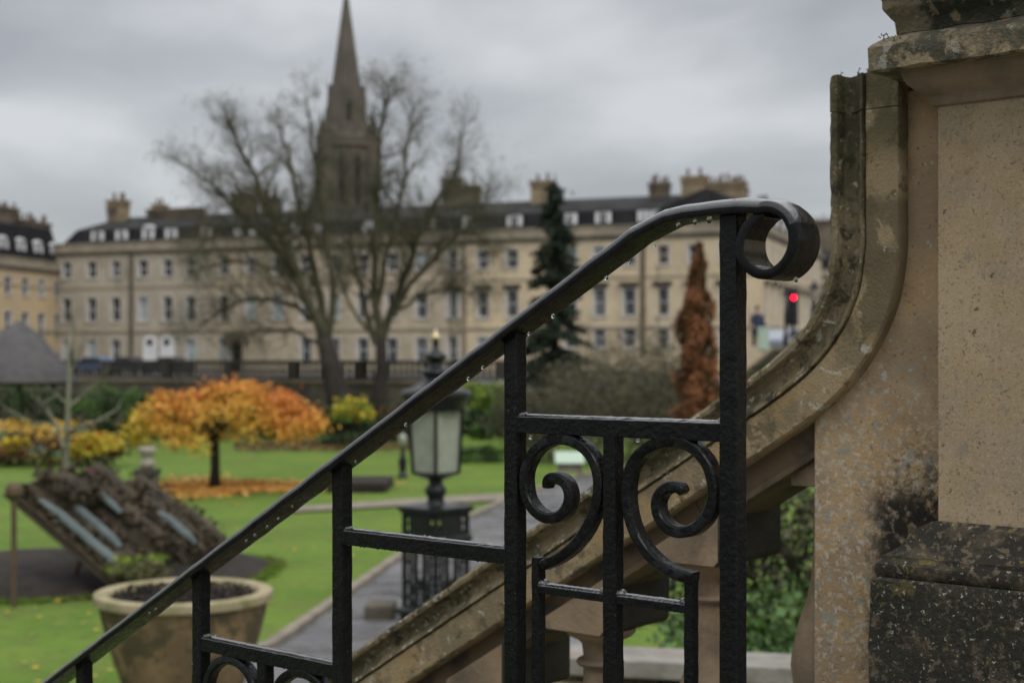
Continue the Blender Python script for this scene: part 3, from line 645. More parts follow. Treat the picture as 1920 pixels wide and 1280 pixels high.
rings('bed_moulding', [(0.001, 0.540), (0.010, 0.543), (0.015, 0.552), (0.013, 0.560), (0.018, 0.566), (0.036, 0.574), (0.050, 0.588), (0.057, 0.603), (0.062, 0.616), (0.060, 0.622)], 'bed_mould_stone', 0.0012)
rings('cornice', [(0.055, 0.617), (0.100, 0.611), (0.109, 0.615), (0.111, 0.64), (0.110, 0.664), (0.104, 0.670), (0.085, 0.684), (0.067, 0.693)], 'cornice_stone', 0.0035)
rings('cap', [(0.060, 0.690), (0.066, 0.695), (0.068, 0.72), (0.072, 0.725), (0.084, 0.742), (0.088, 0.748), (0.088, 0.765), (0.094, 0.772), (0.096, 0.86), (0.07, 0.89), (-0.1, 0.95)], 'cornice_stone', 0.0035)
# moss and dead stems growing on the weathered ledges
mb = MB(); rs = random.Random(9)
def sprig(p, L_):
    d = Vector((rs.uniform(-.5, .5), rs.uniform(-.5, .5), 1)).normalized(); q = [p]
    for k in range(3): d = (d + Vector((rs.uniform(-.5, .5), rs.uniform(-.5, .5), rs.uniform(-.3, .3)))).normalized(); q.append(q[-1] + d * L_ / 3)
    mb.tube(q, [0.0012, 0.001, 0.0008, 0.0005], 4)
    for k in range(4):
        i = rs.randrange(1, 4); e2 = Vector((rs.uniform(-1, 1), rs.uniform(-1, 1), rs.uniform(-.2, .8))).normalized(); mb.tube([q[i], q[i] + e2 * L_ * 0.3], [0.0011, 0.0006], 4)
for x in (1572, 1600, 1607, 1622, 1628):
    s, h = sh(x, 140, TF + 0.02); sprig(ST(s, TF + rs.uniform(0.0, .05), top_h + 0.002), 0.014)
tag(mb.build('dead_moss_sprigs', 'twig_black'), 'tiny dead moss sprigs on top of the sweeping stone coping', 'moss', kind='stuff')
mb = MB(); rs = random.Random(29)
for k in range(26):
    sprig(ST(rs.uniform(SL + 0.04, SL + 0.10), TPa - rs.uniform(0.0, .1), rs.uniform(0.672, 0.695)), rs.uniform(0.004, 0.009))
tag(mb.build('ledge_moss', 'twig_black'), 'small dark moss tufts on the pier cornice ledge', 'moss', kind='stuff')

ST = _ST
# steps and landing (below the picture)
mb = MB(); n = 12
for i in range(n):
    sa = 0.95 + i * 0.30; hh = -0.72 - (i + 1) * 0.17
    mb.box(ST(sa + 0.15, 2.30, (hh + LH) / 2), (0.30, 1.28, hh - LH), (SD, TD, Z_))
struct(mb.build('steps', 'pale_stone'))
mb = MB(); mb.box(ST(-1.05, 2.0, (-0.72 + LH) / 2 - 0.2), (4.0, 5.0, -0.72 - LH - 0.4), (SD, TD, Z_))
o = struct(mb.build('landing_floor', 'pale_stone')); o.location.z = -0.45
# low garden wall seen beneath the balusters
lw = thing('low_stone_wall', 'low pale stone wall with flat coping seen between the balusters', 'wall', W3(1270, 1240, 6.4))
a = W3(1042, 1217, 7.2); b = W3(1560, 1241, 6.9); a.z = b.z = (a.z + b.z) / 2
d = (b - a); Lw = d.length; d.normalize(); nn = Z_.cross(d)
mb = MB(); mb.box((a + b) / 2 - Z_ * 0.045, (Lw, 0.34, 0.09), (d, nn, Z_)); mb.build('wall_coping', 'ledge_stone', lw, bevel=0.01)
mb = MB(); mb.box((a + b) / 2 + Z_ * ((LH - a.z - 0.09) / 2 - 0.045), (Lw - 0.05, 0.26, (a.z - 0.09 - LH)), (d, nn, Z_)); mb.build('wall_body', 'wing_stone', lw)

# ================================================================== GARDEN
# planter
pc = Vector(((345 - 960) / F * 13.0, 13.0, LH))
pl = thing('stone_planter', 'large round ochre stone planter with mossy rim on the lawn behind the railing', 'planter', pc)
prof = [(0.40, 0.0), (0.44, 0.02), (0.50, 0.12), (0.56, 0.28), (0.63, 0.48), (0.69, 0.68), (0.735, 0.86), (0.755, 0.97), (0.775, 0.99), (0.80, 1.0), (0.805, 1.04), (0.80, 1.075), (0.78, 1.085), (0.70, 1.085), (0.675, 1.07), (0.665, 1.03), (0.655, 0.9), (0.02, 0.88)]
mb = MB(); mb.lathe(prof[:9] + [(0.70, 1.0), (0.60, 0.9), (0.02, 0.86)], pc, 48); mb.build('pot', 'terracotta', pl, smooth=True, auto=50)
mb = MB(); mb.lathe([(0.69, 0.985)] + prof[9:16] + [(0.66, 0.985)], pc, 48); mb.build('rim', 'terracotta_rim', pl, smooth=True, auto=50)
mb = MB(); mb.lathe([(0.655, 0.93), (0.656, 1.01), (0.4, 1.035), (0.02, 1.04)], pc, 32)
nr = np.random.default_rng(3); a_ = nr.uniform(0, 6.28, 900); r_ = np.sqrt(nr.uniform(0, .4, 900))
mb.leaves(np.stack([pc.x + r_ * np.cos(a_), pc.y + r_ * np.sin(a_), np.full(900, pc.z + 1.05) + nr.uniform(0, .03, 900)], 1), 0.025, nr); mb.build('soil', 'soil', pl)

# garden lamp
LZ = 17.0; lc = Vector(((817 - 960) / F * LZ, LZ, LH + 0.05)); k_ = F / LZ
def lh(y): return (HY - y) / k_ - lc.z
lamp = thing('garden_lamp', 'ornate black iron garden lamp with square lantern and openwork pedestal', 'lamp', lc)
r45 = R(45) - math.atan2(lc.x, lc.y)
def sq(mbx, prof): mbx.lathe([(r, z) for r, z in prof], lc, 4, rot=r45 + R(45) )
mb = MB(); w = 62 / k_
sq(mb, [(w * 1.12, lh(1150)), (w * 1.22, lh(1148)), (w * 1.22, lh(1140)), (w * 1.0, lh(1134))])       # bottom shelf
mb.build('shelf', 'lamp_iron', lamp); mb = MB(); sq(mb, [(w * 1.06, lh(1014)), (w * 1.12, lh(1011)), (w * 1.12, lh(1004)), (w * 1.0, lh(1000))])
mb.build('shelf', 'lamp_iron', lamp); mb = MB(); sq(mb, [(w * 1.0, lh(962)), (w * 1.16, lh(954)), (w * 1.16, lh(948)), (w * 0.5, lh(943))])
mb.build('shelf', 'lamp_iron', lamp)
cor = [lc + Vector((math.cos(r45 + R(45) + i * math.pi / 2), math.sin(r45 + R(45) + i * math.pi / 2), 0)) * w * 0.94 for i in range(4)]
mbf = MB()
for i in range(4):
    mb = MB(); mb.tube([cor[i] + Z_ * 0.0, cor[i] + Z_ * lh(1160), cor[i] + Z_ * lh(1150)], [0.085, 0.05, 0.06], 8); mb.tube([cor[i] + Z_ * lh(1136), cor[i] + Z_ * lh(962)], 0.035, 6); mb.build('leg', 'lamp_iron', lamp)
    a, b = cor[i], cor[(i + 1) % 4]; d = (b - a); Ls = d.length; d.normalize(); nn_ = d.cross(Z_)
    def bar(f, y0, y1, wd_, dp=0.02): mbf.box(a + d * Ls * f + Z_ * ((lh(y0) + lh(y1)) / 2), (wd_, dp, abs(lh(y1) - lh(y0))), (d, nn_, Z_))
    def hb_(f0, f1, y, hh, dp=0.022): mbf.box(a + d * Ls * (f0 + f1) / 2 + Z_ * lh(y), (Ls * (f1 - f0), dp, hh), (d, nn_, Z_))
    # frieze with small holes near the corners
    hb_(0.0, 1, 966, 0.05); hb_(0, 1, 980, 0.03, 0.024); hb_(0, 1, 996, 0.04); bar(0.5, 962, 1000, Ls * 0.66, 0.018)
    # lattice: uprights, pierced strips and an oval opening between them
    for f, ww in ((0.19, 0.04), (0.36, 0.055), (0.64, 0.055), (0.81, 0.04)): bar(f, 1011, 1136, ww)
    for f0, f1, y in ((0.02, .2, 1052), (0.8, .98, 1052), (0.02, .2, 1090), (.8, .98, 1090), (0.02, .2, 1118), (.8, .98, 1118), (0.3, 0.7, 1020), (0.15, 0.85, 1100), (0.15, 0.85, 1108), (0.2, .8, 1128)): hb_(f0, f1, y, 0.035)
    P_ = []
    for q in range(17): an = 2 * math.pi * q / 16; P_.append(a + d * (Ls * 0.5 + 0.085 * math.cos(an)) + Z_ * ((lh(1025) + lh(1095)) / 2 + 0.235 * math.sin(an)))
    mbf.tube(P_, 0.026, 6)
mbf.build('lattice_panel', 'lamp_iron', lamp)
mb = MB(); rr = 1 / k_
mb.lathe([(22 * rr, lh(948)), (17 * rr, lh(942)), (15 * rr, lh(932)), (19 * rr, lh(926)), (21 * rr, lh(918)), (18 * rr, lh(911)), (13 * rr, lh(907)), (13 * rr, lh(900)), (20 * rr, lh(894))], lc, 20)
mb.build('stem', 'lamp_iron', lamp, smooth=True)
mb = MB(); wb, wt = 43 / k_, 50 / k_
sq(mb, [(15 * rr, lh(899)), (30 * rr, lh(893)), (wb * 1.04, lh(889)), (wb * 1.04, lh(884))])
sq(mb, [(wt * 1.02, lh(770)), (wt * 1.04, lh(764)), (wt * 1.04, lh(758))])
for i in range(4):
    an = r45 + R(45) + i * math.pi / 2; dd = Vector((math.cos(an), math.sin(an), 0))
    mb.tube([lc + dd * wb + Z_ * lh(887), lc + dd * wt + Z_ * lh(762)], 0.024, 6)
mb.build('lantern_frame', 'lamp_iron', lamp)
mb = MB(); sq(mb, [(wb * 0.96, lh(884)), (wt * 0.96, lh(768))]); mb.build('lantern_glass', 'lamp_glass', lamp)
mb = MB()
mb.lathe([(50 * rr, lh(768)), (52 * rr, lh(760)), (60 * rr, lh(750)), (66 * rr, lh(744)), (67 * rr, lh(737)), (62 * rr, lh(731)), (46 * rr, lh(726)), (32 * rr, lh(719)), (22 * rr, lh(708)), (19 * rr, lh(704)),
          (27 * rr, lh(702)), (29 * rr, lh(697)), (24 * rr, lh(692)), (13 * rr, lh(688)), (11 * rr, lh(682)), (13 * rr, lh(676)), (21 * rr, lh(672)), (22 * rr, lh(667)), (14 * rr, lh(661)), (6 * rr, lh(655)), (5 * rr, lh(637)), (8 * rr, lh(636))], lc, 24)
mb.build('lantern_cap', 'lamp_iron', lamp, smooth=True)
mb = MB(); mb.lathe([(5 * rr, lh(637)), (9 * rr, lh(634)), (8 * rr, lh(629)), (3 * rr, lh(624)), (1 * rr, lh(617))], lc, 12); mb.build('finial', 'gilt', lamp, smooth=True)
p_ = Vector(((714 - 960) / F * 17.4, 17.4, LH)); mb = MB(); mb.box(p_ + Z_ * .1, (.36, .5, .24)); tag(mb.build('stone_block', 'wall_rubble', bevel=.03, loc=p_), 'small dark stone block on the path beside the lamp base', 'stone block')

# small urn on pillar
uc = onlawn(276, 960); uz = uc.y; uc.z = LH; ku = F / uz
def uh(y): return (HY - y) / ku - LH
ur = thing('garden_pillar', 'dark stone pillar topped with a pale urn beside the orange tree', 'pillar', uc)
mb = MB(); mb.box(uc + Z_ * uh(955) / 2 * 1.0, (0.52, 0.52, uh(955))); mb.box(uc + Z_ * (uh(950) + uh(888)) / 2, (0.40, 0.40, uh(888) - uh(952))); mb.build('pillar_shaft', 'wall_rubble', ur, bevel=0.015)
mb = MB(); mb.box(uc + Z_ * (uh(884)), (0.48, 0.48, 0.12)); mb.build('pillar_cap', 'balustrade_dark', ur, bevel=0.02)
mb = MB(); mb.lathe([(0.12, uh(878)), (0.15, uh(872)), (0.17, uh(866)), (0.10, uh(862)), (0.12, uh(856)), (0.15, uh(850)), (0.18, uh(848)), (0.19, uh(838)), (0.05, uh(837))], uc, 16); mb.build('urn', 'pale_stone', ur, smooth=True)

# ---- plants
def clump_pts(c, rad, n, rng, shell=0.0, clumps=0, cr_=0.25, flat=0.0):
    c = np.array(c); rad = np.array(rad)
    if clumps:
        cc = rng.normal(size=(clumps, 3)); cc /= np.linalg.norm(cc, axis=1)[:, None]; cc *= (shell + (1 - shell) * rng.random((clumps, 1)) ** 0.5)
        if flat: cc[:, 2] = np.abs(cc[:, 2]) * (1 - flat) + cc[:, 2] * 0
        i = rng.integers(0, clumps, n); p = cc[i] + rng.normal(size=(n, 3)) * cr_ * 0.6
    else:
        p = rng.normal(size=(n, 3)); p /= np.linalg.norm(p, axis=1)[:, None]; p *= (shell + (1 - shell) * rng.random((n, 1)) ** 0.4)
    return c + p * rad
def limb(mbx, p, d, L_, r, depth, rg, up=0.0, spread=0.6, kids=4, seg=4, wob=0.22, tips=None, ratio=0.62, sides=4):
    pts_ = [p]; rad = [r]; dd = d.normalized()
    for i in range(seg):
        dd = (dd + Vector((rg.uniform(-wob, wob), rg.uniform(-wob, wob), rg.uniform(-wob, wob) + up))).normalized()
        pts_.append(pts_[-1] + dd * L_ / seg); rad.append(r * (1 - 0.75 * (i + 1) / seg))
    mbx.tube(pts_, rad, sides if depth > 1 else 3, cap=False)
    if depth <= 0:
        if tips is not None: tips.append(pts_[-1]); tips.append(pts_[len(pts_) // 2])
        return
    for k in range(kids):
        f = rg.uniform(0.25, 1.0) * seg; i = min(seg - 1, int(f)); q = pts_[i].lerp(pts_[i + 1], f - i)
        t_ = (pts_[i + 1] - pts_[i]).normalized(); o_ = Vector((rg.uniform(-1, 1), rg.uniform(-1, 1), rg.uniform(-1, 1))); o_ = (o_ - t_ * o_.dot(t_)).normalized()
        limb(mbx, q, t_ * (1 - spread * 0.5) + o_ * spread, L_ * ratio * rg.uniform(0.7, 1.2), r * (1 - 0.7 * f / seg) * 0.6, depth - 1, rg, up, spread, kids, seg, wob, tips, ratio, sides)

# the orange umbrella tree
oc = onlawn(402, 917); oc.z = LH; oz = oc.y; ko = F / oz
ot = thing('autumn_tree', 'orange leaved umbrella shaped tree with a thin dark trunk on the lawn', 'tree', oc)
mb = MB(); rg = random.Random(2); tips = []
forkp = oc + Z_ * 1.35
mb.tube([oc, oc + Z_ * 0.5 + X_ * 0.02, forkp], [0.15, 0.115, 0.11], 10)
for i in range(9):
    an = i * 0.7 + rg.uniform(-.2, .2); limb(mb, forkp, Vector((math.cos(an) * 1.1, math.sin(an) * 1.1, 0.95)), 1.5, 0.055, 3, rg, -0.02, 0.6, 4, 4, 0.2, tips)
mb.build('trunk', 'bark_dark', ot, smooth=True)
nr = np.random.default_rng(5)
cc = oc + Z_ * 1.0; cxo = cc + X_ * 0.35
P = []
N_ = 15000
nc = 170
u1 = nr.uniform(0, 2 * math.pi, nc); rd = np.sqrt(nr.uniform(0.02, 1, nc)) * 1.0
hx = rd * np.cos(u1) * 2.2; hy_ = rd * np.sin(u1) * 2.1; dome = 0.66 + 0.84 * np.sqrt(np.clip(1 - rd ** 2, 0, 1)) - 0.1 * rd ** 2 + 0.07 * np.sin(hx * 3.1 + 1)
lay = nr.uniform(-0.75, 0.05, nc) * (1.1 - 0.4 * rd); cz = np.maximum(dome + lay, 0.12 + 0.25 * nr.random(nc))
i = nr.integers(0, nc, N_); P = np.stack([hx[i], hy_[i], cz[i]], 1) + nr.normal(size=(N_, 3)) * np.array([0.17, 0.17, 0.12])
P += np.array(cxo)
rel = (P[:, 2] - cxo.z) + 0.35 * nr.normal(size=N_) + 0.35 * np.sin(P[:, 0] * 2.3 + 1.0) + 0.18 * (P[:, 0] - cxo.x)
mb = MB()
mb.leaves(P[rel > 1.5], 0.062, nr, 'leaf_red'); mb.leaves(P[(rel <= 1.5) & (rel > 0.85)], 0.062, nr, 'leaf_orange'); mb.leaves(P[(rel <= 0.85) & (rel > -0.1)], 0.06, nr, 'leaf_amber'); mb.leaves(P[rel <= -0.1], 0.06, nr, 'leaf_yellow')
q = clump_pts(cxo + Z_ * 0.8, (1.7, 1.5, 0.35), 1500, nr, 0, 40, 0.3); mb.leaves(q, 0.06, nr, 'leaf_olive')
mb.build('crown', 'leaf_orange', ot)
# fallen leaves
mb = MB(); c = onlawn(435, 914); n = 9000
a_ = nr.uniform(0, 2 * math.pi, n); r_ = np.abs(nr.normal(0, 0.42, n)) ** 0.8
edge = 1 + 0.25 * np.sin(a_ * 3 + 1) + 0.15 * np.sin(a_ * 7)
px = c.x + np.cos(a_) * r_ * 2.7 * edge; py = c.y + np.sin(a_) * r_ * 2.6 * edge
mb.leaves(np.stack([px, py, np.full(n, LH + 0.035) + nr.uniform(0, .02, n)], 1), 0.085, nr, 'leaf_litter', up=0.85)
n = 3000; yy = nr.uniform(826, 846, n); xx = nr.uniform(440, 800, n); zz = -LH * F / (yy - HY)
mb.leaves(np.stack([(xx - 960) / F * zz, zz, np.full(n, LH + 0.04)], 1), 0.10, nr, 'leaf_brown', up=0.9)
n = 520; zz = nr.uniform(11, 40, n); xx = nr.uniform(0, 1000, n)
mb.leaves(np.stack([(xx - 960) / F * zz, zz, np.full(n, LH + 0.045)], 1), 0.042, nr, 'leaf_amber', up=0.9)
tag(mb.build('fallen_leaves', 'leaf_litter'), 'orange fallen leaves spread on the grass under the umbrella tree', 'fallen leaves', kind='stuff')

# planted display with tilted ramps
dc = Vector((-5.9, 20.0, LH))
ds = thing('planted_display', 'tilted brown planted display with pale blue stripes and plum red ends', 'garden display', dc)
ra = W3(15, 925, 18.8); rb = W3(225, 1105, 18.8); rd_ = (rb - ra); Lr = rd_.length; rd_.normalize(); back = Vector((0.36, 0.93, -0.02)).normalized(); nup = back.cross(rd_).normalized()
if nup.z < 0: nup = -nup
def ramp(name, off, yb, w, l0, l1, th, m, parent, rough=0.0, seed=0):
    """lumpy slab on the tilted plane: off up from the plane, yb back, w deep, from l0 to l1 along"""
    mb = MB(); nx_, ny_ = 26, 8; vs = []
    for j in range(ny_ + 1):
        for i in range(nx_ + 1):
            u = l0 + (l1 - l0) * i / nx_; v = yb + w * j / ny_; e = min(1, 4 * min(i / nx_, 1 - i / nx_) + 0.25) * min(1, 3 * min(j / ny_, 1 - j / ny_) + 0.15)
            hgt = off + th * e + rough * noise.fractal(Vector((u * 3, v * 3, seed)), 0.7, 2, 4)
            vs.append(ra + rd_ * u + back * v + nup * hgt)
    b0 = len(vs)
    for j in range(ny_ + 1):
        for i in range(nx_ + 1): vs.append(ra + rd_ * (l0 + (l1 - l0) * i / nx_) + back * (yb + w * j / ny_) + nup * (off - 0.02))
    Wn = nx_ + 1; fs = [(j * Wn + i, j * Wn + i + 1, (j + 1) * Wn + i + 1, (j + 1) * Wn + i) for j in range(ny_) for i in range(nx_)]
    fs += [(i, b0 + i, b0 + i + 1, i + 1) for i in range(nx_)] + [(ny_ * Wn + i, ny_ * Wn + i + 1, b0 + ny_ * Wn + i + 1, b0 + ny_ * Wn + i) for i in range(nx_)]
    fs += [(j * Wn, (j + 1) * Wn, b0 + (j + 1) * Wn, b0 + j * Wn) for j in range(ny_)] + [(j * Wn + nx_, b0 + j * Wn + nx_, b0 + (j + 1) * Wn + nx_, (j + 1) * Wn + nx_) for j in range(ny_)]
    mb.add(vs, fs)
    if rough:
        n = int(900 * w * (l1 - l0)); r2 = np.random.default_rng(seed); uu = r2.uniform(l0, l1, n); vv = r2.uniform(yb, yb + w, n); hh = off + th * r2.uniform(.7, 1.05, n)
        P = np.array(ra)[None] + uu[:, None] * np.array(rd_) + vv[:, None] * np.array(back) + hh[:, None] * np.array(nup)
        mb.leaves(P, 0.05, r2)
    return mb.build(name, m, parent)
ramp('ramp_board', -0.05, 0, 2.0, -0.05, Lr + 0.1, 0.03, 'timber_dark', ds)
ramp('planted_slope', 0.0, 0.05, 0.95, 0.0, Lr, 0.14, 'straw', ds, 0.03, 2)
ramp('planted_hump', 0.10, 0.2, 0.95, -0.05, 0.55, 0.30, 'straw', ds, 0.05, 3)
ramp('blue_stripe', 0.15, 0.12, 0.13, 0.30, Lr - 0.12, 0.07, 'blue_stripe', ds); ramp('blue_stripe', 0.16, 0.55, 0.12, 0.42, Lr - 0.6, 0.07, 'blue_stripe', ds)
ramp('planted_slope', 0.02, 1.1, 0.55, 0.05, Lr - 0.3, 0.30, 'straw', ds, 0.03, 5)
ramp('blue_stripe', 0.30, 1.06, 0.10, 0.0, 0.85, 0.05, 'blue_stripe', ds)
b2 = ramp('planted_slope', 0.02, 1.75, 0.9, 0.25, Lr - 0.2, 0.24, 'straw', ds, 0.03, 6)
ramp('blue_stripe', 0.26, 1.9, 0.12, 0.9, Lr - 0.35, 0.07, 'blue_stripe', ds)
rg_ = random.Random(77)
for u, v, hh in ((0.12, 1.75, 0.10), (0.42, 2.40, 0.08), (1.08, 2.70, 0.04)):
    mb = MB(); c = ra + rd_ * u + back * v + nup * hh; pr = [(0.04, -0.24), (0.17, -0.20), (0.22, -0.02), (0.22, 0.02), (0.17, 0.1), (0.03, 0.14)]
    q = rd_.to_track_quat('Z', 'Y').to_matrix(); n_ = 16; vs = []; fs = []
    for r_, z_ in [(0.10, -0.34), (0.20, -0.30), (0.235, -0.1), (0.235, 0.25), (0.2, 0.42), (0.08, 0.46)]:
        for k in range(n_): vs.append(c + q @ Vector((0.42 * r_ * math.cos(k * 2 * math.pi / n_), 0.42 * r_ * math.sin(k * 2 * math.pi / n_), z_)))
    for i in range(5):
        for k in range(n_): fs.append((i * n_ + k, i * n_ + (k + 1) % n_, (i + 1) * n_ + (k + 1) % n_, (i + 1) * n_ + k))
    fs += [tuple(range(n_)), tuple(range(5 * n_, 6 * n_))]; mb.add(vs, fs); ro = mb.build('plum_roll', 'plum', ds, smooth=True)
    mb = MB(); c2_ = c + nup * .07 + back * .12; mb.add([c2_ + (v - c) * 1.35 - rd_ * (rd_.dot(v - c)) * .35 for v in vs], fs); mb.leaves(np.array([tuple(c2_ + rd_ * rg_.uniform(-.3, .45) + Vector((rg_.gauss(0, .09), abs(rg_.gauss(0, .12)), rg_.gauss(0, .07)))) for _ in range(260)]), .05, np.random.default_rng(3)); mb.build('straw_top', 'straw', ro)
mb = MB(); a = W3(192, 1075, 19.4); a = Vector((ra.x + 0.55, 19.6, LH)); mb.tube([a + Z_ * 0.05, ra + rd_ * (Lr * 0.42) + back * 0.8], 0.045, 6); mb.build('prop', 'timber', ds)
mb = MB(); a = W3(26, 1100, 18.3); mb.tube([Vector((a.x, a.y, LH)), Vector((a.x, a.y, LH + 1.42))], 0.04, 6); ico(mb, Vector((a.x, a.y, LH + 1.5)), 0.12); mb.build('post', 'timber', ds)
# dark earth bed beneath and around it
mb = MB(); vs = []; nx_, ny_ = 40, 24
for j in range(ny_ + 1):
    for i in range(nx_ + 1):
        a = i / nx_ * 2 - 1; b = j / ny_ * 2 - 1; X = -6.3 + a * 2.75; Yv = 20.9 + b * 2.35 * (1 - .35 * max(0, a)) + a * 0.4; e = max(0, 1 - (abs(a) ** 4 + abs(b) ** 4))
        vs.append((X, Yv, LH - 0.06 + 0.34 * e ** 0.7 + 0.05 * noise.noise(Vector((X * 3, Yv * 3, 0))) * e))
mb.add(vs, [(j * (nx_ + 1) + i, j * (nx_ + 1) + i + 1, (j + 1) * (nx_ + 1) + i + 1, (j + 1) * (nx_ + 1) + i) for j in range(ny_) for i in range(nx_)])
o = mb.build('flower_bed', 'soil', smooth=True); struct(o)
nr = np.random.default_rng(44); n = 5200; th_ = nr.uniform(0, 6.283, n); r_ = (.93 / (np.cos(th_) ** 4 + np.sin(th_) ** 4)) ** .25; a_ = r_ * np.cos(th_); b_ = r_ * np.sin(th_)
X_a = -6.3 + a_ * 2.75 + nr.normal(size=n) * .07; Y_a = 20.9 + b_ * 2.35 * (1 - .35 * np.maximum(0, a_)) + a_ * .4 + nr.normal(size=n) * .07
mb = MB(); mb.leaves(np.stack([X_a, Y_a, np.full(n, LH + .03) + nr.uniform(0, .03, n)], 1), .04, nr, asp=.3); tag(mb.build('grass_edge', 'lawn'), 'ragged grass fringe round the dark flower bed', 'grass', kind='stuff')
def shrub(c, rad, n, size, mats, label, clumps=30, cr_=0.3, seed=1, name='shrub', cat='shrub', group=None, stem=True, shell=0.35, flat=0.0, asp=0.6):
    c = Vector(c); nr = np.random.default_rng(seed); base = Vector((c.x, c.y, max(LH, c.z - rad[2])))
    t_ = thing(name, label, cat, base, group)
    mb = MB(); k = len(mats)
    for q, (m_, wgt, hi_) in enumerate(mats):
        P = clump_pts(c + Vector((0, 0, hi_ * rad[2])), rad, int(n * wgt), nr, shell, clumps, cr_, flat); P = P[P[:, 2] > base.z + 0.02]; mb.leaves(P, size, nr, m_, asp=asp)
    mb.build('foliage', mats[0][0], t_)
    if stem:
        mb = MB(); rg = random.Random(seed)
        for i in range(5): limb(mb, base + Vector((rg.uniform(-.1, .1), rg.uniform(-.1, .1), 0)), Vector((rg.uniform(-.8, .8) * rad[0], rg.uniform(-.8, .8) * rad[1], rad[2] * 1.2)), rad[2] * 1.5, 0.03 + 0.02 * rad[2], 1, rg, 0.05, 0.7, 4)
        mb.build('stem', 'bark_dark', t_)
    return t_
shrub(W3(262, 1062, 18.6) , (0.42, 0.4, 0.13), 1300, 0.03, (('leaf_lime', .35, 0), ('leaf_olive', .6, 0)), 'low yellow green plant in the bed behind the stone planter', 14, .3, 31, 'bedding_plant', 'plant', stem=False)
shrub(W3(330, 1025, 21.5), (0.6, 0.5, 0.14), 1200, 0.035, (('leaf_olive', .6, 0), ('leaf_brown', .4, 0)), 'low brownish plant in the bed left of the small notice', 14, .3, 32, 'bedding_plant', 'plant', stem=False)
nb = thing('notice_board', 'small pale grey notice in the dark flower bed behind the railing', 'sign', Vector((-4.65, 21.3, LH)))
c = W3(374, 1033, 21.3); mb = MB(); mb.box(c, (0.30, 0.03, 0.2), (X_, Vector((0, .8, .6)), Vector((0, -.6, .8)))); mb.build('board', 'pale_stone', nb)
mb = MB(); mb.tube([Vector((c.x, c.y + 0.04, LH)), c + Y_ * 0.03], 0.02, 6); mb.build('post', 'timber_dark', nb)

# sapling with lichen covered limbs
sc0 = Vector(((121 - 960) / F * 25, 25, LH)); ks_ = F / 25
sp = thing('bare_sapling', 'slender leafless sapling with pale lichened branches behind the planted display', 'tree', sc0)
mb = MB(); mb.tube([sc0, W3(122, 900, 25), W3(126, 820, 25.1), W3(128, 740, 25), W3(131, 690, 25)], [0.075, 0.065, 0.055, 0.045, 0.035], 8); mb.build('trunk', 'bark_pale', sp, smooth=True)
mb = MB(); rg = random.Random(12)
for pts_, r_ in (([(120, 840), (105, 795), (85, 765), (72, 735)], .04), ([(123, 815), (150, 798), (180, 790), (215, 770)], .035), ([(127, 765), (150, 745), (180, 725), (190, 715)], .025), ([(128, 760), (108, 740), (90, 750)], .02), ([(130, 700), (128, 660), (134, 620)], .03), ([(130, 705), (142, 680), (150, 655)], .022), ([(105, 795), (60, 790), (20, 770)], .018)):
    q = [W3(x, y, 25 + rg.uniform(-.5, .5)) for x, y in pts_]; q[0] = W3(pts_[0][0], pts_[0][1], 25); mb.tube(q, [r_ * (1 - .2 * i) for i in range(len(q))], 6)
    for a, b in zip(q[:-1], q[1:]): limb(mb, b, (b - a), 0.5, 0.012, 2, rg, 0.05, 0.7, 3)
mb.build('branches', 'bark_pale', sp)

# shelter roof on posts
shc = Vector(((36 - 960) / F * 50, 50, LH)); kk = F / 50
st_ = thing('garden_shelter', 'round garden shelter with a steep grey conical roof on green posts', 'shelter', shc)
def zz_(y): return (HY - y) / kk - LH
mb = MB(); mb.lathe([(1.95, zz_(716)), (1.9, zz_(708)), (1.45, zz_(675)), (0.85, zz_(636)), (0.35, zz_(612)), (0.06, zz_(602))], shc, 12, rot=.2); mb.build('roof', 'thatch', st_, smooth=True, auto=20)
for i in range(8):
    an = i * math.pi / 4 + .3; mb = MB(); mb.tube([shc + Vector((math.cos(an) * 1.6, math.sin(an) * 1.6, 0)), shc + Vector((math.cos(an) * 1.6, math.sin(an) * 1.6, zz_(712)))], 0.07, 6); mb.build('post', 'leaf_dark', st_)
mb = MB(); mb.lathe([(1.7, 0), (1.7, 0.12), (0.1, 0.12)], shc, 12); mb.build('floor', 'kerb', st_)
mb = MB(); mb.lathe([(1.72, zz_(722)), (1.75, zz_(714)), (1.2, zz_(714)), (1.2, zz_(722))], shc, 12); mb.build('eaves_beam', 'timber_dark', st_)
